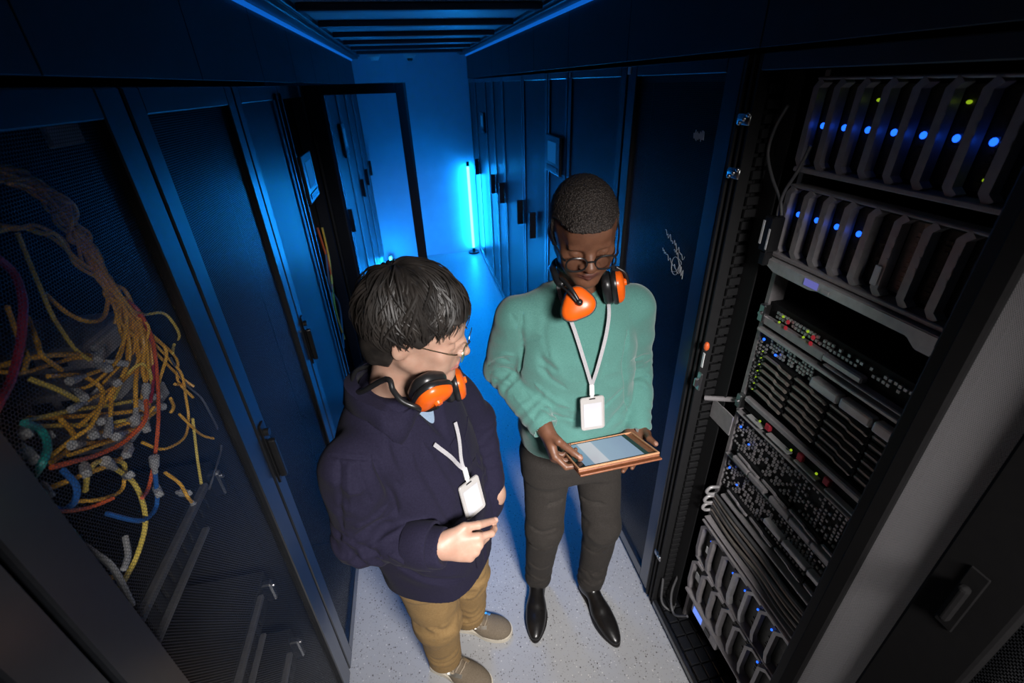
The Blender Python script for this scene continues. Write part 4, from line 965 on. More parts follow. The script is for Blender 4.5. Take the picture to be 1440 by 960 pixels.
def muff_cup(t, c, n, upv, s=1.0, rot=0.0):
    """one ear cup: cushion ring, black shell, orange rounded-triangle cover; n points outward"""
    c = Vector(c); n = Vector(n).normalized(); u = Vector(upv); u = (u-n*n.dot(u)).normalized(); r = u.cross(n)
    u, r = u*math.cos(rot)+r*math.sin(rot), r*math.cos(rot)-u*math.sin(rot)
    Mc = Matrix(((r.x, u.x, n.x, c.x), (r.y, u.y, n.y, c.y), (r.z, u.z, n.z, c.z), (0, 0, 0, 1)))
    def outline(k, n_=36):
        o = []
        for q in range(n_):
            a = 2*math.pi*q/n_; rr = 0.044*k*(1+0.10*math.cos(3*(a+math.pi/2)))*s
            o.append((rr*0.92*math.cos(a), rr*1.06*math.sin(a)))
        return o
    def loft(rows, name, mat, parent):
        b = MB(); bm = b.bm; rings = [[bm.verts.new(Mc@Vector((x, y, z*s))) for x, y in outline(k)] for k, z in rows]
        for A, B in zip(rings, rings[1:]):
            for j in range(len(A)): bm.faces.new((A[j], A[(j+1) % len(A)], B[(j+1) % len(A)], B[j]))
        bm.faces.new(rings[0][::-1]); bm.faces.new(rings[-1]); bmesh.ops.recalc_face_normals(bm, faces=bm.faces)
        return b.build(name, mat, parent, True)
    cu = loft([(0.62, -0.024), (0.80, -0.0255), (0.92, -0.021), (0.95, -0.013), (0.90, -0.005), (0.86, -0.003)], 'ear_cushion', 'muff_black', t)
    sh = loft([(0.90, -0.0028), (1.0, 0.001), (1.02, 0.008), (0.98, 0.012)], 'cup_rim', 'muff_black', t)
    co = loft([(0.96, 0.0122), (0.95, 0.017), (0.88, 0.023), (0.72, 0.028), (0.42, 0.031), (0.15, 0.032)], 'cup_cover', 'muff_orange', t)
    b = MB(); b.cyl(Mc@Vector((0, 0.006*s, 0.031*s)), Mc@Vector((0, 0.006*s, 0.037*s)), 0.010*s, 0.008*s, 14); b.build('pivot', 'muff_orange', co, True)
    return Mc
def spectacles(name, h, label, cat, w, rim, lens_mat, rimless=False, rnd=0.019, cz=-0.010, cy=0.105):
    t = thing(name, Vector(h(0, cy, cz-0.02)), label, cat); fr = MB()
    for s_ in (-1, 1):
        ring = []
        for q in range(28):
            a = 2*math.pi*q/28; x, z = math.cos(a), math.sin(a)
            x = np.sign(x)*abs(x)**0.85*rnd*1.12; z = np.sign(z)*abs(z)**0.85*rnd*0.92
            ring.append(Vector(h(s_*w+x, cy-0.06*(abs(s_*w+x)-w*0.3)**2/0.05-0.002*abs(x), cz+z)))
        if not rimless: fr.tube(ring+ring[:2], rim, 6)
        else: fr.tube(ring[0:15], rim*0.8, 6)
        m = MB(); bm = m.bm; f = bm.faces.new([bm.verts.new(p) for p in ring]); m.build('lens', lens_mat, t)
    fr.tube(spline([h(-w+rnd*1.05, cy-0.001, cz+0.004), h(0, cy+0.004, cz+0.009), h(w-rnd*1.05, cy-0.001, cz+0.004)], 6), rim, 6)
    for s_ in (-1, 1):
        fr.tube([h(s_*(w+rnd*1.1), cy-0.012, cz+0.006), h(s_*(w+rnd*1.45), cy-0.020, cz+0.008), h(s_*(w+rnd*1.5), cy-0.030, cz+0.008)], rim*1.2, 6)
        fr.tube(spline([h(s_*0.004, cy-0.004, cz-0.003), h(s_*0.009, cy-0.008, cz-0.012)], 4), rim*0.6, 5)
    fr.build('frame', 'gold' if rimless else 'blackplastic', t, True)
    for s_ in (-1, 1):
        m = MB(); m.tube(spline([h(s_*(w+rnd*1.5), cy-0.030, cz+0.008), h(s_*0.079, 0.03, 0.006), h(s_*0.082, -0.008, 0.014), h(s_*0.081, -0.028, -0.008)], 6), rim*0.9, 6); m.build('temple', 'gold' if rimless else 'blackplastic', t, True)
    return t

# ------------------------------------------------------------------ the man in the green sweater
TEALP = person('person', (0.42, 1.14, 0), 'man in a green sweater and dark trousers, standing and looking down at a tablet')
H1 = Frame((0.393, 1.045, 1.630), (-0.150, -0.923, -0.354), (-0.06, 0, 1))
shR, elR, wrR = (0.238, 1.135, 1.365), (0.196, 1.190, 1.170), (0.281, 0.995, 1.078)
shL, elL, wrL = (0.588, 1.13, 1.362), (0.646, 1.182, 1.130), (0.606, 1.045, 0.972)
LRm, fR, tR = hand_chain(wrR, (0.16, -0.62, -0.78), (0.97, 0.05, 0.15), False,
                         [(28, 50, 28), (40, 55, 30), (48, 58, 34), (52, 58, 34)], (6, 2, -3, -8), None, 0.98)
tR = [LRm(0.020, 0.018, -0.006), LRm(0.046, 0.048, -0.020), np.array((0.345, 0.918, 1.034)), np.array((0.362, 0.905, 1.022))]
LLm, fL, tL = hand_chain(wrL, (-0.60, -0.74, -0.22), (-0.10, 0.20, 0.97), True,
                         [(6, 8, 6), (4, 8, 6), (4, 8, 6), (4, 8, 6)], (4, 0, -3, -8), None, 0.98)
tL = [LLm(0.020, 0.016, -0.004), LLm(0.044, 0.036, -0.016), np.array((0.600, 0.955, 0.998)), np.array((0.606, 0.928, 1.000))]
F = Field(axis_steps([(0.08, 0.006), (0.24, 0.0025), (0.66, 0.006), (0.76,)]), axis_steps([(0.80, 0.006), (0.85, 0.0025), (1.18, 0.006), (1.36,)]),
          axis_steps([(0.05, 0.010), (0.90, 0.0025), (1.10, 0.008), (1.43, 0.0023), (1.77,)]))
head(F, H1, nose=1.22, lips=1.15)
F.cone(H1(0, -0.030, -0.06), (0.41, 1.125, 1.40), 0.056, 0.062, 0.03)
F.tower([(0.78, .43, 1.165, .14, .10), (0.95, .43, 1.16, .14, .095), (1.2, .41, 1.14, .15, .10), (1.36, .41, 1.13, .14, .09), (1.43, .41, 1.125, .06, .06)], 0.04)
for a, b, c in ((shR, elR, wrR), (shL, elL, wrL)):
    F.cone((0.41, 1.13, 1.38), a, 0.05, 0.045, 0.04); F.chain([a, b, c], [0.045, 0.036, 0.0255], 0.02)
for x, y, kx, ky in ((0.35, 1.165, 0.335, 1.14), (0.515, 1.16, 0.535, 1.105)):
    F.chain([(x, y, 0.85), (kx, ky, 0.47), (kx-0.01, ky+0.05, 0.09)], [0.07, 0.048, 0.034], 0.03)
hand(F, LRm, fR, tR, 0.98); hand(F, LLm, fL, tL, 0.98)
def lip_attr(h):
    def f(P):
        q = h.loc(P); d = np.sqrt((q[:, 0]/0.027)**2+((q[:, 2]+0.0655)/0.0105)**2); return np.clip((1.15-d)*4, 0, 1)*(q[:, 1] > 0.07)
    return f
def nail_attr(chains, up_dirs):
    def f(P):
        r = np.zeros(len(P))
        for ch, u_ in zip(chains, up_dirs):
            tip = ch[-1]+unit(u_)*0.006-unit(ch[-1]-ch[-2])*0.001; r = np.maximum(r, np.clip((0.0085-np.linalg.norm(P-tip, axis=1))/0.002, 0, 1))
        return r
    return f
body = field_mesh(F, 'body', ['skin_dark'], TEALP, attr={'lip': lip_attr(H1), 'nail': nail_attr([tR, tL], [(0.1, -0.5, 0.9), (0.3, -0.6, 0.8)])})
# hair: a close cap
F = Field(axis_steps([(0.27, 0.003), (0.52,)]), axis_steps([(0.88, 0.003), (1.20,)]), axis_steps([(1.50, 0.003), (1.80,)]))
head(F, H1, nose=1.22, lips=1.15, ears=False); F.ell(H1(0, -0.058, -0.02), (0.060, 0.050, 0.06), 0.03, 'add', H1.axes); F.d -= 0.0062
def cap(hl):
    def f(X, Y, Z):
        x, y, z = X-H1.o[0], Y-H1.o[1], Z-H1.o[2]; A = H1.axes; q = [A[i][0]*x+A[i][1]*y+A[i][2]*z for i in range(3)]
        line = np.interp(q[1]+0.013*(q[0]/0.05)**2*(q[1] > 0.01), [-0.09, -0.04, -0.005, 0.010, 0.020, 0.034, 0.050, 0.09], [-0.065, -0.060, -0.034, -0.032, -0.006, 0.046, 0.058, 0.063])
        return line-q[2]
    return f
F.put(cap(0), (0.26, 0.87, 1.48), (0.53, 1.22, 1.82), 0.004, 'max')
field_mesh(F, 'hair', 'coils', TEALP, lambda P, n: 0.0011*vnoise(P*420, 1)+0.0008*vnoise(P*200, 2))
for s_ in (-1, 1): brow(H1, s_, TEALP, 'coils', 0.0036)
# sweater
F = Field(axis_steps([(0.06, 0.0045), (0.76,)]), axis_steps([(0.88, 0.0045), (1.34,)]), axis_steps([(0.84, 0.0045), (1.52,)]))
F.tower([(0.86, .432, 1.165, .180, .125), (0.93, .432, 1.160, .188, .132), (1.02, .427, 1.155, .186, .132), (1.15, .417, 1.142, .186, .130), (1.27, .41, 1.132, .186, .128), (1.35, .41, 1.13, .160, .112), (1.40, .41, 1.126, .11, .092), (1.445, .41, 1.122, .082, .08)], 0.03)
for a, b, c in ((shR, elR, wrR), (shL, elL, wrL)):
    F.cone((0.41, 1.122, 1.420), a, 0.058, 0.060, 0.04)
    w2 = np.array(c)+(np.array(c)-np.array(b))*0.03
    F.chain([a, b], [0.067, 0.056], 0.012); F.chain([b, w2], [0.056, 0.043], 0.012)
    F.cut(w2+unit(np.array(c)-np.array(b))*0.012, np.array(c)-np.array(b)) if False else None
for b, c in ((elR, wrR), (elL, wrL)):     # open the cuffs
    d_ = unit(np.array(c)-np.array(b)); F.cone(np.array(c)+d_*0.045, np.array(c)+d_*0.16, 0.052, 0.07, 0.006, 'sub')
F.ell(H1(0, -0.02, -0.105), (0.062, 0.062, 0.045), 0.01, 'sub')
F.cut((0, 0, 0.885), (0, 0, -1))
def sw(P, n):
    h = 0.0045*vnoise(P*np.array([7, 7, 11]), 1)+0.0026*vnoise(P@np.array([[14, 8, 0], [-8, 14, 0], [10, 0, 26]]), 2)
    h = h+0.004*(0.30-np.abs(vnoise(P@np.array([[9, 5, 2], [-5, 9, 3], [6, -3, 15]]), 7)))
    for a, b, c, sd in ((shR, elR, wrR, -1), (shL, elL, wrL, 1)):
        h = h+arm_bunch(P, b, c, 0.0, 0.45, 0.046, 0.0030)+arm_bunch(P, b, c, 0.6, 1.05, 0.034, 0.0018)+arm_bunch(P, a, b, 0.7, 1.0, 0.05, 0.0030, 0.1)
    h = h+0.004*np.exp(-((P[:, 2]-0.925)/0.02)**2)*np.sin(P[:, 0]*40+P[:, 1]*25)
    return h
fold = [((0.255, 1.03, 1.37), (0.30, 1.02, 1.22), 0.012, -0.007), ((0.285, 1.02, 1.36), (0.335, 1.005, 1.23), 0.012, 0.006), ((0.27, 1.03, 1.29), (0.33, 1.01, 1.25), 0.010, -0.006), ((0.565, 1.02, 1.36), (0.535, 1.01, 1.20), 0.014, -0.006),
        ((0.545, 1.02, 1.33), (0.50, 1.0, 1.22), 0.014, 0.004), ((0.27, 1.05, 1.16), (0.40, 1.01, 1.02), 0.016, 0.004), ((0.30, 1.03, 1.10), (0.46, 1.01, 0.96), 0.014, -0.005),
        ((0.27, 1.06, 1.03), (0.40, 1.01, 0.93), 0.014, 0.005), ((0.58, 1.05, 1.10), (0.46, 1.01, 0.98), 0.015, -0.005), ((0.60, 1.08, 1.03), (0.50, 1.02, 0.93), 0.014, 0.005)]
lines = [([(735, 440), (733, 487), (731, 525)], 0.007, -0.010), ([(685, 514), (700, 505), (716, 508)], 0.006, -0.005), ([(688, 524), (706, 518), (722, 522)], 0.005, -0.005), ([(692, 534), (708, 532), (720, 540)], 0.006, -0.004), ([(690, 508), (706, 499), (722, 500)], 0.006, 0.004),
         ([(734, 486), (745, 478), (760, 473)], 0.006, -0.004), ([(718, 440), (728, 458), (734, 478)], 0.006, -0.004), ([(757, 516), (775, 533), (796, 547)], 0.008, -0.004), ([(752, 540), (775, 560), (800, 572)], 0.008, 0.004), ([(846, 574), (862, 560), (875, 546)], 0.007, -0.004),
         ([(760, 573), (780, 584), (806, 590)], 0.007, -0.004), ([(882, 575), (878, 520), (882, 465)], 0.006, -0.009), ([(887, 508), (902, 501), (916, 500)], 0.006, -0.005), ([(884, 520), (900, 515), (914, 514)], 0.005, 0.003), ([(888, 532), (902, 528), (913, 528)], 0.006, -0.004), ([(736, 548), (748, 566), (756, 582)], 0.006, -0.004), ([(722, 556), (738, 575), (750, 592)], 0.007, 0.003),
         ([(842, 470), (850, 500), (846, 530)], 0.009, -0.003), ([(770, 440), (764, 470), (772, 500)], 0.010, -0.003)]
field_mesh(F, 'sweater', 'sweater', TEALP, sw, fold, relax=3, lines=lines)
m = MB(); nb = [H1(0.058*math.cos(a), -0.022+0.058*math.sin(a)+0.0, -0.118+0.010*math.sin(a)) for a in np.linspace(0, 2*math.pi, 25)]
m.tube(nb, 0.009, 8); m.build('collar', 'sweater', TEALP, True)
# trousers
F = Field(axis_steps([(0.18, 0.005), (0.68,)]), axis_steps([(0.98, 0.005), (1.34,)]), axis_steps([(0.04, 0.005), (0.95,)]))
F.tower([(0.74, .432, 1.165, .176, .112), (0.82, .432, 1.165, .184, .120), (0.93, .432, 1.162, .172, .112)], 0.04)
for hp, kn, an in (((0.343, 1.165, 0.80), (0.322, 1.135, 0.46), (0.312, 1.188, 0.085)), ((0.521, 1.160, 0.80), (0.540, 1.095, 0.46), (0.527, 1.122, 0.085))):
    F.chain([hp, kn, an], [0.092, 0.068, 0.055], 0.03)
F.cut((0, 0, 0.055), (0, 0, -1))
def tr(P, n):
    h = 0.003*vnoise(P*np.array([9, 9, 14]), 4)+0.0012*vnoise(P*np.array([20, 20, 40]), 5)
    for kn, an in (((0.322, 1.135, 0.46), (0.312, 1.188, 0.085)), ((0.540, 1.095, 0.46), (0.527, 1.122, 0.085))):
        h = h+arm_bunch(P, kn, an, 0.55, 1.1, 0.06, 0.003, 0.12)+arm_bunch(P, kn, an, -0.1, 0.22, 0.05, 0.002, 0.12)
    return h
field_mesh(F, 'trousers', 'trousers', TEALP, tr, [((0.31, 1.04, 0.70), (0.315, 1.06, 0.20), 0.006, 0.003), ((0.54, 1.03, 0.70), (0.545, 1.03, 0.20), 0.006, 0.003), ((0.42, 1.05, 0.72), (0.36, 1.06, 0.60), 0.012, -0.005), ((0.44, 1.05, 0.72), (0.50, 1.04, 0.60), 0.012, -0.005)], relax=2, lines=[([(742, 762), (756, 772), (776, 768)], 0.007, -0.0072), ([(744, 790), (760, 800), (780, 792)], 0.006, -0.0072), ([(744, 806), (762, 816), (780, 808)], 0.006, 0.0072), ([(820, 768), (836, 778), (852, 770)], 0.007, -0.0072), ([(818, 800), (836, 808), (852, 798)], 0.006, -0.0072), ([(818, 814), (834, 822), (848, 814)], 0.005, 0.0072), ([(806, 690), (790, 705), (770, 712)], 0.008, -0.0108), ([(808, 692), (826, 706), (850, 710)], 0.008, -0.0108), ([(745, 740), (762, 748), (784, 742)], 0.008, -0.0072)])
shoe('dress_shoe', (0.322, 1.235, 0), (0.240, 0.965, 0), TEALP, 0.282, 0.098)
shoe('dress_shoe', (0.512, 1.165, 0), (0.553, 0.878, 0), TEALP, 0.290, 0.098)

spectacles('eyeglasses', H1, 'dark-rimmed eyeglasses on the man looking down at the tablet', 'eyeglasses', 0.0335, 0.0023, 'lens', False, 0.0215, -0.013, 0.110)
# tablet in its brown cover
TC = Vector((0.457, 0.936, 1.000)); tw = Vector((0.999, 0.040, -0.012)).normalized(); td = Vector((-0.035, 0.945, -0.325)); td = (td-tw*tw.dot(td)).normalized(); tn = tw.cross(td)
TM = Matrix(((tw.x, td.x, tn.x, TC.x), (tw.y, td.y, tn.y, TC.y), (tw.z, td.z, tn.z, TC.z), (0, 0, 0, 1)))
t = thing('tablet', TC-tn*0.02, 'tablet computer in a brown leather cover, held by the man in the green sweater', 'tablet')
m = MB(); m.box(-0.122, 0.122, -0.083, 0.083, -0.007, 0.000, 0.003, TM, 2); m.build('back_cover', 'leather_brown', t)
m = MB()
for x0, x1, y0, y1 in ((-0.122, 0.122, -0.083, -0.078), (-0.122, 0.122, 0.078, 0.083), (-0.122, -0.117, -0.0778, 0.0778), (0.117, 0.122, -0.0778, 0.0778)): m.box(x0, x1, y0, y1, 0.0003, 0.0062, 0.0012, TM)
m.build('cover_edge', 'leather_tan', t)
m = MB(); m.box(-0.120, 0.126, -0.088, 0.080, -0.0165, -0.011, 0.002, TM, 2); m.box(-0.118, 0.124, 0.076, 0.084, -0.0105, -0.0075, 0.001, TM); m.build('folded_flap', 'leather_brown', t)
m = MB(); m.box(-0.1165, 0.096, -0.0775, 0.0775, 0.0003, 0.0040, 0.001, TM); g = m.build('front_glass', 'glass_black', t)
m = MB(); m.box(-0.097, 0.080, -0.071, 0.071, 0.0041, 0.0044, 0, TM); sc = m.build('screen', 'screen', g)
# move the screen into local axes so the picture on it follows its width
sc.data.transform(TM.inverted()@Matrix.Translation(g.parent.matrix_basis.translation)); sc.matrix_basis = Matrix.Translation(-g.parent.matrix_basis.translation)@TM
# watch
d_ = unit(np.array(wrL)-np.array(elL)); c_ = np.array(wrL)+d_*0.006; t = thing('wristwatch', Vector(c_), 'black wristwatch at the cuff of the man holding the tablet', 'wristwatch')
a1 = unit(np.cross(d_, (0, 0, 1))); a2 = np.cross(a1, d_)
m = MB(); m.tube([Vector(c_+0.0305*(a1*math.cos(q)+a2*math.sin(q)*0.85)) for q in np.linspace(0, 2*math.pi, 29)], 0.004, flat=(0.020, 0.004)); m.build('strap', 'blackplastic', t, True)
up_ = unit(-a1*0.1+a2*0.95); wf = Vector(c_+up_*0.030); m = MB(); m.cyl(wf, wf+Vector(up_)*0.008, 0.019, 0.018, 24); m.build('watch_case', 'blackplastic', t, True)
# ear defenders
t = thing('ear_defenders', (0.40, 1.03, 1.40), 'orange and black ear defenders around the neck of the man with the tablet', 'ear defenders')
c1, n1 = at(812, 428, 1, 0.975), (-0.28, -0.80, 0.42); c2, n2 = at(861, 402, 1, 1.030), (0.93, -0.36, 0.20)
M1 = muff_cup(t, c1, n1, (0.25, 0.1, 1), 0.98, 0.5); M2 = muff_cup(t, c2, n2, (0, 0, 1), 1.0, 0.0)
band = [M1@Vector((-0.060, 0.020, 0.010)), at(786, 398, 1, 1.005), at(777, 378, 1, 1.06), Vector((0.345, 1.15, 1.50)), Vector((0.375, 1.19, 1.505)), Vector((0.43, 1.215, 1.49)), Vector((0.485, 1.17, 1.475)), Vector((0.505, 1.10, 1.455)), M2@Vector((0.0, 0.045, 0.014))]
m = MB(); m.tube(spline(band, 8), 0.0095, 8); m.build('headband', 'muff_black', t, True)
m = MB(); m.tube(spline([M1@Vector((-0.072, 0.020, 0.012)), M1@Vector((-0.036, 0.016, 0.040)), M1@Vector((0.0, 0.006, 0.040))], 6), 0.0048, 8); m.ball(M1@Vector((0.0, 0.006, 0.040)), 0.0085, 10); m.tube(spline([M1@Vector((-0.070, 0.006, 0.012)), M1@Vector((-0.036, 0.006, 0.037)), M1@Vector((-0.004, 0.002, 0.040))], 6), 0.003, 6); m.build('wire_arm', 'muff_black', t, True)
m = MB(); m.tube(spline([M2@Vector((0, 0.05, 0.016)), M2@Vector((0, 0.03, 0.036)), M2@Vector((0, 0.0, 0.040))], 6), 0.0045, 8); m.build('wire_arm', 'muff_black', t, True)
# badge
badge('name_badge', [(0.352, 1.125, 1.475), (0.345, 1.06, 1.445), (0.362, 1.012, 1.39)], [(0.478, 1.10, 1.455), (0.468, 1.03, 1.42), (0.455, 1.003, 1.36)], (0.418, 0.992, 1.200), 'white card badge hanging on a ribbon in front of the green sweater', (-0.05, -1, 0.18), (0.02, -0.12, -1),
      0.104, 0.071, (((0.392, 0.990, 1.285),), ((0.432, 0.988, 1.27),)))
# ------------------------------------------------------------------ the man in the dark navy overshirt
YINGP = person('person', (-0.05, 1.0, 0), 'man in a dark navy overshirt and tan trousers, watching the tablet beside him')
YF_, YR_ = np.array([0.85, -0.527, 0]), np.array([-0.527, -0.85, 0])
H2 = Frame((-0.029, 0.890, 1.497), (0.930, -0.288, -0.230), (0, 0, 1))
sR, eR, wR = np.array((-0.195, 0.780, 1.250)), np.array((-0.238, 0.800, 1.000)), np.array((-0.046, 0.712, 1.022))
sL, eL, wL = np.array((-0.020, 1.075, 1.262)), np.array((0.095, 1.135, 1.035)), np.array((0.116, 1.055, 0.855))
LH, fH, tH = hand_chain(wR, (0.95, -0.06, -0.28), (0.12, 0.88, -0.42), False, [(26, 36, 16), (56, 68, 30), (70, 82, 40), (74, 84, 42)], (2, 0, -2, -4), None, 0.96)
tp = fH[0][3]+(LH(1, 0, 0)-LH(0, 0, 0))*0.013/0.96
tH = [LH(0.022, 0.018, -0.004), LH(0.046, 0.052, -0.008), LH(0.050, 0.088, -0.016), tp]
F = Field(axis_steps([(-0.34, 0.008), (-0.14, 0.0023), (0.13, 0.006), (0.22,)]), axis_steps([(0.60, 0.0026), (1.0, 0.007), (1.22,)]),
          axis_steps([(0.05, 0.010), (0.95, 0.0023), (1.10, 0.008), (1.36, 0.0023), (1.66,)]))
head(F, H2, nose=0.92, lips=0.95, jaw=0.95)
F.cone(H2(0, -0.034, -0.06), (-0.11, 0.925, 1.31), 0.053, 0.060, 0.03)
F.tower([(0.70, -.055, .985, .13, .09), (0.95, -.07, .965, .14, .09), (1.15, -.09, .94, .15, .09), (1.25, -.11, .927, .14, .08), (1.32, -.11, .925, .06, .06)], 0.04, 'add', YR_[:2])
for a, b, c in ((sR, eR, wR), (sL, eL, wL)): F.cone((-0.11, 0.925, 1.26), a, 0.05, 0.042, 0.04); F.chain([a, b, c], [0.042, 0.034, 0.0245], 0.02)
for hp, kn, an in (((-0.115, 0.915, 0.74), (-0.105, 0.925, 0.42), (-0.115, 0.965, 0.09)), ((0.0, 1.045, 0.74), (0.01, 1.065, 0.42), (0.0, 1.095, 0.09))): F.chain([hp, kn, an], [0.07, 0.046, 0.033], 0.03)
hand(F, LH, fH, tH, 0.96)
F.ell(wL+np.array((0.02, -0.02, -0.05)), (0.03, 0.04, 0.05), 0.02)
field_mesh(F, 'body', ['skin_light'], YINGP, attr={'lip': lip_attr(H2), 'nail': nail_attr([tH], [LH(1, 0, 0.3)-LH(0, 0, 0)])})
# hair: a base and several hundred combed locks
F = Field(axis_steps([(-0.20, 0.0035), (0.14,)]), axis_steps([(0.74, 0.0035), (1.06,)]), axis_steps([(1.34, 0.0035), (1.68,)]))
head(F, H2, nose=0.92, lips=0.95, jaw=0.95, ears=False); F.ell(H2(0, -0.062, -0.03), (0.066, 0.050, 0.07), 0.03, 'add', H2.axes); F.d -= 0.009
def cap2(X, Y, Z):
    x, y, z = X-H2.o[0], Y-H2.o[1], Z-H2.o[2]; A = H2.axes; q = [A[i][0]*x+A[i][1]*y+A[i][2]*z for i in range(3)]
    return np.interp(q[1], [-0.09, -0.04, -0.012, 0.008, 0.026, 0.050, 0.066, 0.10], [-0.080, -0.070, 0.006, 0.008, 0.000, 0.034, 0.052, 0.060])-q[2]
F.put(cap2, (-0.2, 0.74, 1.34), (0.14, 1.06, 1.68), 0.004, 'max')
hb = field_mesh(F, 'hair', 'hair', YINGP, lambda P, n: 0.003*vnoise(P*45, 1))
rs = random.Random(21); m = MB(); bm = m.bm
crown = unit((0.02, -0.42, 0.91)); e1 = unit(np.array((0, 1, 0))-crown*crown[1]); e2 = np.cross(e1, crown)
ctr = np.array((0, -0.018, 0.040)); rad = np.array((0.090, 0.113, 0.102))
for q in range(1300):
    ph = rs.uniform(-math.pi, math.pi); fr = math.cos(ph); sdv = abs(math.sin(ph))
    tm = math.radians((111 if fr > 0 else 140)*abs(fr)**1.5+111*(1-abs(fr)**1.5)+rs.uniform(-12, 9))
    t0 = rs.uniform(0.0, 0.66 if fr > 0 else 0.8)*tm; t1 = min(tm, t0+math.radians(rs.uniform(38, 80))); sw_ = rs.uniform(-0.6, 0.6)+0.35; lift = rs.uniform(0.0, 0.115)*(0.5+q/1300); wv = rs.uniform(-0.12, 0.12); ring_prev = None
    nseg = 10; pts = []
    for i in range(nseg+1):
        s_ = i/nseg; th = t0+(t1-t0)*s_; p_ = ph+sw_*s_*0.8+wv*math.sin(s_*5)
        d = math.cos(th)*crown+math.sin(th)*(math.cos(p_)*e1+math.sin(p_)*e2)
        pts.append((d, ctr+d*rad*(0.985+lift*math.sin(s_*math.pi*0.85)+0.035*s_*s_*rs.random())))
    wd = rs.uniform(0.0022, 0.0052)
    for i, (d, p) in enumerate(pts):
        s_ = i/nseg; w_ = wd*min(1, 0.35+s_*3)*(1-s_)**0.55+0.0004
        tg = unit(pts[min(i+1, nseg)][1]-pts[max(i-1, 0)][1]); sd = np.cross(tg, d)
        ring = [bm.verts.new(H2(*(p+sd*a*w_+d*b*w_*0.55))) for a, b in ((-1, 0), (0, 1), (1, 0), (0, -0.6))]
        if ring_prev:
            for j in range(4): bm.faces.new((ring_prev[j], ring_prev[(j+1) % 4], ring[(j+1) % 4], ring[j]))
        ring_prev = ring
bmesh.ops.recalc_face_normals(bm, faces=bm.faces)
lk = m.build('hair_locks', 'hair', hb, True)
for s_ in (-1, 1): brow(H2, s_, YINGP, 'hair', 0.003)
# light blue tee under the shirt
F = Field(axis_steps([(-0.30, 0.005), (0.12,)]), axis_steps([(0.70, 0.005), (1.16,)]), axis_steps([(0.95, 0.005), (1.37,)]))
F.tower([(0.98, -.07, .955, .15, .112), (1.15, -.092, .94, .16, .108), (1.24, -.108, .928, .15, .100), (1.30, -.11, .925, .105, .086), (1.335, -.11, .925, .072, .072)], 0.03, 'add', YR_[:2])
F.ell(H2(0, -0.03, -0.145), (0.060, 0.060, 0.04), 0.008, 'sub')
field_mesh(F, 'tee', 'tee', YINGP)
# overshirt
F = Field(axis_steps([(-0.36, 0.0045), (0.22,)]), axis_steps([(0.64, 0.0045), (1.24,)]), axis_steps([(0.57, 0.0045), (1.38,)]))
F.tower([(0.585, -.055, .990, .192, .148), (0.76, -.060, .982, .200, .146), (0.92, -.070, .966, .198, .144), (1.06, -.082, .948, .196, .138), (1.18, -.098, .934, .192, .124), (1.255, -.108, .928, .165, .112), (1.315, -.11, .926, .115, .094), (1.355, -.11, .925, .082, .080)], 0.03, 'add', YR_[:2])
for a, b, c in ((sR, eR, wR), (sL, eL, wL)):
    F.cone((-0.11, 0.925, 1.275), a, 0.058, 0.062, 0.04); F.chain([a, b], [0.072, 0.064], 0.018)
    F.chain([b, c+(b-c)*0.02], [0.064, 0.046], 0.014)
F.ell((0.110, 1.035, 0.78), (0.05, 0.05, 0.07), 0.05)
dR = unit(wR-eR); F.cone(wR+dR*0.055, wR+dR*0.16, 0.058, 0.075, 0.005, 'sub')
dL = unit(wL-eL); F.cone(wL+dL*0.03, wL+dL*0.055, 0.034, 0.034, 0.01, 'sub')
# open neck and shaped hem
nb = np.array((-0.11, 0.925, 0))
F.ell(H2(0, -0.03, -0.135), (0.066, 0.066, 0.045), 0.01, 'sub')
F.cone(nb+YF_*0.105+np.array((0, 0, 1.345)), nb+YF_*0.135+YR_*-0.01+np.array((0, 0, 1.195)), 0.056, 0.008, 0.006, 'sub')
def hem(X, Y, Z):
    dx, dy = X+0.055, Y-0.985; lat = np.abs(dx*YR_[0]+dy*YR_[1]); return (0.620+0.070*np.clip(lat/0.2, 0, 1.2)**2)-Z
F.put(hem, (-0.36, 0.64, 0.57), (0.22, 1.24, 1.38), 0.004, 'max')
def shp(P, n):
    h = 0.0065*vnoise(P*np.array([6, 6, 7]), 11)+0.0035*vnoise(P@np.array([[13, 7, 0], [-7, 13, 0], [9, 0, 18]]), 12)
    h = h+0.009*(0.30-np.abs(vnoise(P@np.array([[8, 5, 2], [-5, 8, 3], [5, -3, 10]]), 17)))
    h = h+arm_bunch(P, eR, wR, 0.0, 0.55, 0.05, 0.0065, 0.1)+arm_bunch(P, sR, eR, 0.6, 1.05, 0.055, 0.0065, 0.1)+arm_bunch(P, eL, wL, 0.0, 0.9, 0.04, 0.004, 0.1)
    return h
fold = [((-0.235, 0.71, 1.22), (-0.10, 0.80, 1.02), 0.014, 0.0102), ((-0.15, 0.76, 1.20), (-0.03, 0.83, 1.00), 0.015, -0.0102), ((-0.25, 0.73, 1.10), (-0.20, 0.72, 0.98), 0.012, 0.0102), ((-0.29, 0.74, 1.12), (-0.235, 0.725, 0.99), 0.011, -0.0085),
        ((-0.16, 0.80, 0.92), (-0.02, 0.86, 0.78), 0.018, 0.0102), ((-0.18, 0.83, 0.84), (0.0, 0.88, 0.70), 0.018, -0.0085), ((0.05, 0.90, 1.05), (0.11, 1.0, 0.86), 0.014, -0.0085), ((-0.22, 0.72, 1.255), (-0.165, 0.70, 1.235), 0.006, 0.0051)]
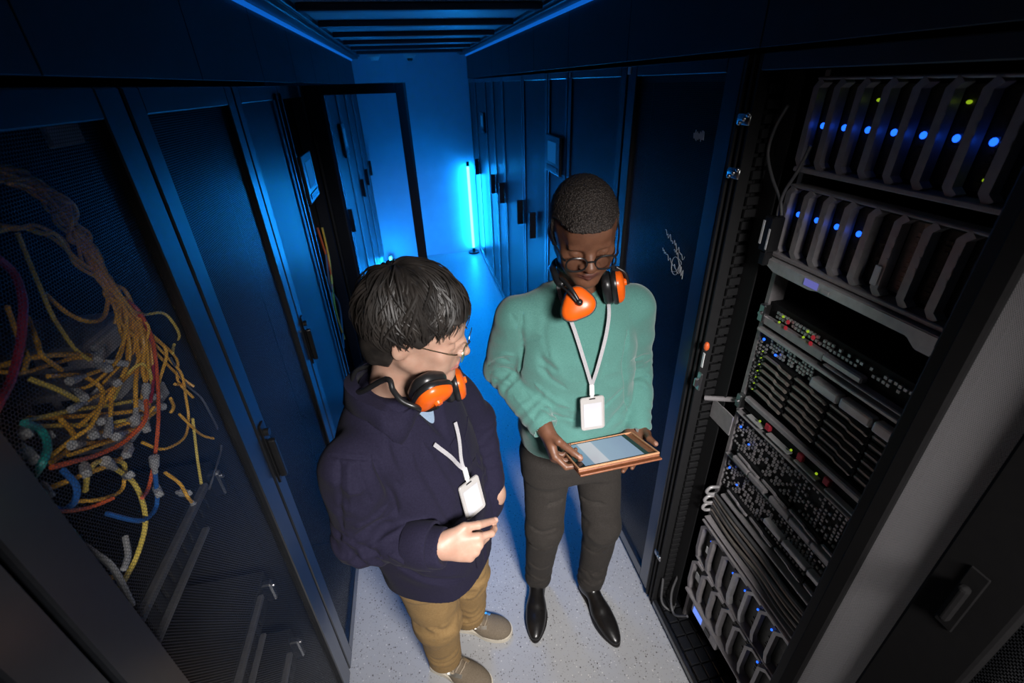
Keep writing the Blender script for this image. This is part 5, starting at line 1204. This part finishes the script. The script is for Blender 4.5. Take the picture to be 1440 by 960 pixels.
# the dropped shoulder seam
cs = [sR+np.array((0.0, 0.0, -0.075))+0.078*(np.cos(a)*unit(np.cross(sR-eR, (0, 0, 1)))+np.sin(a)*np.array((-0.55, -0.83, 0.35))) for a in np.linspace(0, math.pi*2, 16)]
for a, b in zip(cs, cs[1:]): fold.append((a, b, 0.005, 0.002))
lines = [([(527, 640), (540, 672), (554, 706), (557, 726)], 0.008, -0.012), ([(492, 764), (522, 744), (552, 722)], 0.007, -0.008), ([(520, 772), (546, 754), (570, 738)], 0.007, 0.007), ([(478, 752), (505, 768), (535, 786)], 0.008, -0.008), ([(500, 742), (520, 730), (545, 712)], 0.008, 0.007),
         ([(476, 646), (478, 690), (481, 746)], 0.006, -0.006), ([(489, 648), (492, 684), (496, 716)], 0.006, 0.005), ([(502, 648), (510, 680), (520, 704)], 0.006, -0.005), ([(462, 640), (490, 643), (519, 645)], 0.004, -0.005), ([(462, 637), (490, 640), (520, 641)], 0.003, 0.003),
         ([(584, 640), (612, 690), (634, 735)], 0.010, -0.006), ([(596, 625), (622, 670), (640, 700)], 0.010, 0.005), ([(560, 800), (610, 818), (655, 815)], 0.010, -0.007), ([(548, 780), (590, 802), (640, 800)], 0.010, 0.006), ([(668, 735), (680, 760), (684, 790)], 0.008, -0.006), ([(540, 600), (548, 640), (566, 680)], 0.010, 0.006), ([(690, 690), (697, 720), (698, 745)], 0.006, -0.006), ([(672, 640), (684, 680), (690, 715)], 0.009, -0.005)]
so = field_mesh(F, 'overshirt', 'navy', YINGP, shp, fold, relax=2, lines=lines)
vv = [v.co+YINGP.location for v in so.data.vertices]; bvh = BVHTree.FromPolygons(vv, [p.vertices[:] for p in so.data.polygons])
def front(lat, z, off=0.002):
    """a point on the overshirt front; lat > 0 toward the wearer's right hand"""
    c = nb*np.array((1, 1, 0))+np.array((0.03*(1.3-z)/0.3, 0.02, z)); o = Vector(c+YF_*0.6+YR_*lat)
    hit = bvh.ray_cast(o, Vector(-YF_)); p = hit[0] if hit[0] is not None else Vector(c+YF_*0.13+YR_*lat); return p+Vector(YF_)*off
m = MB(); bm = m.bm; rings = []
ca = unit(np.cross(dR, (0, 0, 1))); cb = np.cross(ca, dR)
for s_, rr in ((-0.016, 0.050), (-0.0165, 0.057), (-0.020, 0.0585), (-0.045, 0.0585), (-0.075, 0.056), (-0.080, 0.053), (-0.080, 0.046)):
    rings.append([bm.verts.new(wR+dR*s_+(ca*math.cos(q)*0.92+cb*math.sin(q))*rr*(1+0.02*math.sin(3*q+s_*60))) for q in np.linspace(0, 2*math.pi, 33)[:-1]])
for A, B in zip(rings, rings[1:]):
    for j in range(32): bm.faces.new((A[j], B[j], B[(j+1) % 32], A[(j+1) % 32]))
bmesh.ops.recalc_face_normals(bm, faces=bm.faces); m.build('cuff', 'navy', so, True)
m = MB(); m.tube([front(0.0, z, 0.0015) for z in np.linspace(1.185, 0.68, 24)], 0.004, flat=(0.030, 0.004), up=YF_); m.build('placket', 'navy', so)
for z in (1.10, 0.985, 0.87, 0.76):
    p = front(0.002, z, 0.0035); m = MB(); m.cyl(p, p+Vector(YF_)*0.003, 0.0058, n=12); m.build('button', 'blackplastic', so, True)
m = MB(); m.tube([front(-0.055, 1.145, 0.0), front(-0.085, 1.15, 0.0), front(-0.125, 1.155, 0.0)], 0.003, flat=(0.012, 0.006), up=YF_)
m.tube([front(-0.055, 1.139, 0.0015), front(-0.055, 1.06, 0.0015), front(-0.088, 1.045, 0.0015)], 0.003, flat=(0.004, 0.003), up=YF_); m.build('chest_pocket', 'navy', so)
# collar: open, its points spread to either side
m = MB(); bm = m.bm; rings = []
for i in range(61):
    th = math.radians(14+332*i/60); dv = YF_*math.cos(th)+YR_*math.sin(th); dg = math.degrees(min(th, 2*math.pi-th))
    rb = np.interp(dg, [14, 30, 55, 64, 80, 110, 180], [0.088, 0.108, 0.142, 0.140, 0.122, 0.112, 0.104]); lift = np.interp(dg, [14, 60, 120, 180], [-0.045, -0.018, 0.010, 0.016])
    top = nb+dv*0.076+YF_*0.004+np.array((0, 0, 1.365+lift))
    hit = bvh.ray_cast(Vector(nb+dv*rb+np.array((0, 0, 1.6))), Vector((0, 0, -1))); zb = (hit[0].z if hit[0] is not None else 1.28)+0.010
    bz = nb+dv*rb+np.array((0, 0, min(zb, top[2]-0.016))); mid = top*0.62+bz*0.38+dv*0.012+np.array((0, 0, 0.014)); rings.append([bm.verts.new(v) for v in (top-np.array((0, 0, 0.02)), top, mid, bz)])
for A, B in zip(rings, rings[1:]):
    for j in range(3): bm.faces.new((A[j], B[j], B[j+1], A[j+1]))
bmesh.ops.recalc_face_normals(bm, faces=bm.faces)
co_ = m.build('collar', 'navy', so, True); sm = co_.modifiers.new('thick', 'SOLIDIFY'); sm.thickness = 0.005; sm.offset = 0
# trousers
F = Field(axis_steps([(-0.28, 0.005), (0.18,)]), axis_steps([(0.80, 0.005), (1.24,)]), axis_steps([(0.05, 0.005), (0.88,)]))
F.tower([(0.66, -.055, .985, .170, .118), (0.78, -.058, .985, .172, .122), (0.86, -.06, .98, .165, .118)], 0.04, 'add', YR_[:2])
legs = (((-0.118, 0.912, 0.72), (-0.108, 0.922, 0.40), (-0.112, 0.962, 0.10)), ((0.0, 1.050, 0.72), (0.012, 1.062, 0.40), (0.0, 1.092, 0.10)))
for hp, kn, an in legs:
    F.chain([hp, kn, an], [0.096, 0.076, 0.060], 0.03); F.cone((an[0], an[1], 0.085), (an[0], an[1], 0.125), 0.062, 0.062, 0.008)
F.cut((0, 0, 0.072), (0, 0, -1))
def chp(P, n):
    h = 0.003*vnoise(P*np.array([9, 9, 12]), 14)+0.0015*vnoise(P*np.array([22, 22, 34]), 15)
    for hp, kn, an in legs: h = h+arm_bunch(P, kn, an, 0.45, 0.95, 0.055, 0.0055, 0.12)+arm_bunch(P, kn, an, -0.2, 0.25, 0.06, 0.004, 0.12)
    return h
field_mesh(F, 'trousers', 'chino', YINGP, chp, [((-0.15, 0.85, 0.62), (-0.09, 0.86, 0.48), 0.012, -0.004), ((-0.06, 0.86, 0.60), (-0.10, 0.85, 0.46), 0.012, 0.004)], relax=2)
shoe('sneaker', (-0.165, 0.995, 0), (0.040, 0.845, 0), YINGP, 0.258, 0.100, 'canvas_shoe', 'cream', True)
shoe('sneaker', (-0.058, 1.115, 0), (0.152, 1.022, 0), YINGP, 0.236, 0.098, 'canvas_shoe', 'cream', True)
spectacles('eyeglasses', H2, 'thin gold-wire eyeglasses on the dark-haired man in the navy overshirt', 'eyeglasses', 0.034, 0.0013, 'lens', True, 0.021, -0.012, 0.110)
t = thing('ear_defenders', (-0.04, 0.84, 1.30), 'orange and black ear defenders around the neck of the man in navy', 'ear defenders')
M1 = muff_cup(t, at(604, 549, 1, 0.800), (0.32, -0.76, -0.56), (0.1, 0.3, 1), 1.02, 0.3); M2 = muff_cup(t, at(637, 541, 1, 0.925), (0.93, 0.05, 0.10), (0, 0, 1), 0.92, 0.0)
band = [M1@Vector((0, -0.046, 0.018))]+[at(x, y, 1, d) for x, y, d in ((587, 573, 0.765), (566, 564, 0.768), (553, 549, 0.785), (543, 533, 0.81))]+[Vector((-0.178, 0.875, 1.368)), Vector((-0.180, 0.950, 1.380)), Vector((-0.09, 1.015, 1.345)), Vector((-0.035, 0.985, 1.325)), M2@Vector((-0.02, -0.03, 0.008))]
m = MB(); m.tube(spline(band, 8), 0.0062, 8); m.build('headband', 'muff_black', t, True)
m = MB(); m.tube(spline([M1@Vector((0.012, -0.05, 0.016)), M1@Vector((0.006, -0.03, 0.030)), M1@Vector((0, 0.0, 0.040))], 6), 0.004, 8); m.build('wire_arm', 'muff_black', t, True)
cl = front(0.006, 1.100, 0.014)
rib = lambda a, b, za, zb: [tuple(front(a+(b-a)*q/5, za+(zb-za)*q/5, 0.010)) for q in range(6)]
badge('name_badge', rib(0.066, 0.010, 1.232, 1.110), rib(-0.030, 0.002, 1.222, 1.110), cl, 'white card badge hanging on a grey ribbon over the navy overshirt', (0.60, -0.76, 0.26), (0.03, -0.12, -1), 0.100, 0.068)
# ------------------------------------------------------------------ inside the tangled-cable rack
def lc(px, py, d=0.0): return at(px, py, 0, -0.53-d)
for z0, z1, y0, lb in ((1.535, 1.580, 0.815, 'grey patch panel, highest among the tangled yellow cables'), (1.455, 1.500, 0.800, 'grey patch panel in the middle of the tangled yellow cables'), (1.375, 1.420, 0.785, 'grey patch panel, lowest among the tangled yellow cables')):
    t = thing('patch_panel', (-0.75, 0.87, z0), lb, 'patch panel')
    MB().box(-1.0, -0.585, y0, 0.965, z0, z1, 0.003).build('housing', 'greymetal', t)
    m = MB()
    for q in range(8): m.box(-0.62-q*0.045-0.03, -0.62-q*0.045, y0-0.004, y0-0.0002, z0+0.012, z1-0.012, 0.001)
    m.build('port_block', 'blackplastic', t)
    MB().box(-0.5845, -0.576, y0+0.01, 0.955, z0+0.006, z1-0.006, 0.002).build('end_cap', 'palegrey', t)
for z0, z1, ya, lb in ((1.118, 1.200, 0.50, 'dark server with grey edges below the tangled yellow cables'), (0.70, 0.785, 0.50, 'dark server low in the tangled-cable rack'), (0.40, 0.50, 0.50, 'lowest dark server in the tangled-cable rack')):
    t = thing('server', (-0.80, 0.71, z0), lb, 'server')
    MB().box(-1.1, -0.546, ya, 0.93, z0, z1, 0.002).build('chassis', 'rack_matte', t)
    m = MB(); m.box(-0.5455, -0.530, ya, 0.86, z1-0.016, z1, 0.003).box(-0.5455, -0.530, ya, 0.80, z0, z0+0.010, 0.003); m.build('edge_rail', 'steeldark', t)
    m = MB(); rs = random.Random(int(z0*100))
    for q in range(12): m.box(-0.5455, -0.538, ya+0.01+q*0.03, ya+0.01+q*0.03+0.022, z0+0.02, z1-0.024, 0.002)
    m.build('drive_bay', 'rack_matte', t)
    m = MB(); m.box(-0.5455, -0.520, 0.885, 0.905, z0+0.01, z1-0.005, 0.004); m.ball((-0.518, 0.895, z1-0.02), 0.006, 8); m.build('rack_ear', 'steel', t)
MB().box(-0.512, -0.504, 0.845, 0.925, 1.885, 1.918, 0.002).build('name_plate', 'palegrey', rk['A'])
GY = 'yellow patch cables behind the mesh'
def cable(name, pts, mat, r, label, group=None, d=0.0, plug=None, jit=0.0, rs=random.Random(1)):
    P = [lc(x, y, d+0.012*math.sin(i*1.7+d*300)) for i, (x, y) in enumerate(pts)]
    if jit: P = [p+Vector((rs.uniform(-jit, jit), rs.uniform(-jit, jit), rs.uniform(-jit, jit))) for p in P]
    P = [Vector((min(p.x, XL-0.018-r), p.y, p.z)) for p in P]
    m = MB(); m.tube(spline(P, 7), r, 7); c = m.build(name, mat, None, True, P[len(P)//2]); tag(c, label, 'cable', group)
    if plug is not None:
        a, b = (P[0], P[1]) if plug == 0 else (P[-1], P[-2]); dr = (a-b).normalized()
        q = MB(); q.tube([a-dr*0.004, a+dr*0.006, a+dr*0.012, a+dr*0.030], [r*1.2, r*1.3, r*2.0, r*2.1], 8); k2 = q.build('plug', 'palegrey', None, True)
        k2.data.transform(Matrix.Translation(-c.location)); k2.parent = c
    return c
YL = 'yellow patch cable in the tangle behind the mesh door'
rs = random.Random(9)
main = [(-6, 244), (22, 248), (48, 258), (76, 282), (92, 304), (109, 329), (131, 360), (150, 392), (166, 412)]
falls = [[(175, 440), (185, 465), (182, 505), (162, 535), (122, 560)], [(163, 440), (168, 470), (165, 500), (152, 520), (128, 532)], [(182, 445), (196, 470), (204, 505), (196, 545), (190, 568)],
         [(200, 455), (224, 478), (240, 505), (254, 530), (260, 560), (260, 590), (254, 615), (226, 630), (192, 620)], [(186, 440), (208, 470), (226, 500), (228, 535), (214, 575), (182, 598)],
         [(180, 440), (190, 480), (206, 520), (212, 560), (206, 590), (176, 610)], [(190, 445), (222, 470), (244, 500), (258, 535), (264, 560)], [(178, 440), (186, 475), (186, 510), (170, 545), (148, 585)],
         [(183, 440), (199, 475), (212, 515), (210, 555), (196, 590), (160, 615), (120, 625)], [(170, 438), (176, 470), (178, 500), (168, 520), (140, 548)]]
for i, fl in enumerate(falls):
    cable('cable', main+fl, 'yellow', 0.0027+0.0004*(i % 3), YL, GY, 0.004*(i % 5), -1 if i not in (3, 6) else None, 0.009, rs)
low = [(-6, 318), (24, 320), (52, 324), (78, 336), (110, 365), (140, 388), (160, 408)]
for i, fl in enumerate(([(176, 432), (200, 440), (226, 442), (246, 456), (251, 470), (248, 486), (241, 496)], [(170, 430), (172, 470), (160, 505), (130, 540), (100, 548)], [(178, 440), (196, 468), (226, 496), (252, 528), (272, 545)])):
    cable('cable', low+fl, 'yellow' if i else 'paleyellow', 0.0029, YL, GY, 0.006*i, None, 0.006, rs)
for i in range(14):
    k = 6+i % 3; cable('cable', main[:k]+[(158+i*2, 408+i*3), (166+i*3, 424+i*4), (172+i*3, 446+i*6)], 'yellow', 0.0025, YL, GY, 0.005*(i % 4)-0.008, None, 0.013, rs)
more = [[(25, 328), (42, 370), (57, 405), (72, 440), (85, 462), (107, 492), (126, 506)], [(62, 412), (95, 440), (125, 452), (146, 445), (152, 416), (150, 392)], [(-6, 516), (50, 502), (100, 498), (128, 500)],
        [(-6, 522), (30, 524), (70, 513), (110, 503), (150, 508)], [(34, 592), (100, 577), (150, 570), (206, 560)], [(40, 588), (110, 585), (170, 580), (212, 574)], [(125, 614), (162, 600), (200, 588), (217, 572)],
        [(70, 642), (105, 615), (130, 595), (144, 550), (114, 528), (68, 529)], [(40, 532), (82, 548), (110, 563)], [(252, 582), (270, 600), (285, 612), (303, 617)], [(240, 560), (244, 572), (240, 580)],
        [(262, 502), (282, 527), (288, 550), (285, 563)], [(271, 588), (277, 640), (283, 680)], [(232, 664), (253, 680), (263, 697), (270, 706)], [(60, 690), (110, 670), (150, 655), (178, 640)], [(96, 640), (140, 625), (176, 612), (208, 590)],
        [(30, 600), (84, 598), (140, 596), (182, 590)], [(72, 650), (96, 632), (104, 612), (86, 590)], [(10, 430), (24, 470), (38, 500), (34, 520)], [(38, 445), (52, 480), (60, 500), (86, 520)], [(120, 690), (124, 665), (140, 648), (172, 650), (176, 668)],
        [(100, 705), (140, 702), (170, 690), (176, 668)], [(246, 540), (262, 541), (272, 546)], [(150, 812), (162, 812), (174, 815)], [(160, 560), (176, 530), (196, 512), (210, 520), (214, 545)], [(110, 600), (146, 566), (176, 520), (180, 490)]]
for i, p in enumerate(more): cable('cable', p, 'yellow' if i % 4 else 'paleyellow', 0.0029+0.0004*(i % 3), YL, GY, 0.004*(i % 6), (-1 if i in (2, 3, 4, 5, 13, 16) else 0 if i in (14,) else None), 0.0, rs)
cable('cable', [(160, 657), (187, 677), (201, 707), (204, 740), (193, 780), (180, 806), (167, 829)], 'paleyellow', 0.0040, 'thick pale yellow cable hanging lowest below the tangle', None, 0.0, 0)
cable('cable', [(-4, 362), (20, 385), (32, 420), (31, 457), (27, 492), (15, 535), (1, 562), (-8, 580)], 'red', 0.0048, 'thick dark red cable arching at the edge of the tangle', None, -0.02)
cable('cable', [(176, 420), (197, 440), (214, 476), (220, 515), (223, 565), (222, 602), (217, 647), (209, 685), (200, 700)], 'orange', 0.0032, 'orange-red cable falling straight through the yellow tangle', None, -0.012)
cable('cable', [(205, 560), (204, 590), (176, 620), (140, 638), (106, 648), (72, 657)], 'orange', 0.0036, 'orange cable lying crosswise under the yellow tangle', None, -0.01, 0)
cable('cable', [(178, 425), (204, 455), (213, 490), (216, 530), (212, 565)], 'red', 0.0028, 'short red cable running inside the yellow bundle', None, -0.008)
cable('cable', [(70, 718), (100, 718), (130, 712), (160, 700)], 'orange', 0.0028, 'orange cable end near the bottom of the tangle', None, -0.006)
cable('cable', [(88, 660), (107, 683), (104, 707), (83, 717), (66, 706)], 'bluecable', 0.0042, 'blue cable curling under the teal one', None, -0.012, None)
cable('cable', [(150, 722), (193, 732), (212, 724), (221, 705), (218, 662)], 'bluecable', 0.0038, 'blue cable making a low loop below the yellow tangle', None, -0.010, -1)
cable('cable', [(34, 594), (57, 604), (67, 625), (61, 648), (46, 670), (34, 668)], 'teal', 0.0046, 'teal cable looped at the corner of the mesh window', None, -0.022)
cable('cable', [(60, 690), (70, 712), (95, 740), (112, 760)], 'teal', 0.0036, 'teal cable end along the door frame edge', None, -0.020)
cable('cable', [(240, 503), (262, 540), (282, 558), (296, 582), (308, 608), (311, 630), (303, 660), (294, 688)], 'greycable', 0.0024, 'thin grey cable at the outer side of the tangle', None, 0.0)
for i, p in enumerate(([(112, 762), (134, 778), (160, 800), (186, 850)], [(176, 755), (180, 780), (174, 800)])): cable('cable', p, 'palegrey', 0.0045, ('pale grey tie strap hanging below the tangle', 'short grey strap end beside the lowest yellow cable')[i], None, -0.015)
# loose white connectors among the cables
for i, (x, y) in enumerate(((140, 499), (146, 516), (162, 537), (145, 590), (198, 569), (130, 607), (185, 590), (205, 598), (180, 634), (112, 555), (180, 668), (222, 690), (259, 693), (30, 634), (42, 640), (64, 690), (95, 752), (36, 606), (66, 612), (120, 660))):
    p = lc(x, y, 0.004-0.006*(i % 3)); a = rs.uniform(-0.5, 0.2)
    m = MB(); m.box(-0.006, 0.006, -0.015, 0.012, -0.006, 0.006, 0.002).box(-0.0035, 0.0035, 0.0118, 0.020, -0.0035, 0.0035, 0.001)
    c = m.build('connector', 'white' if i in (13, 14, 15) else 'palegrey', None); c.rotation_euler = (a, 0, rs.uniform(-0.5, 0.6)+0.6); c.location = p
    tag(c, 'small pale plug among the tangled yellow cables', 'connector', 'pale plugs in the cable tangle')
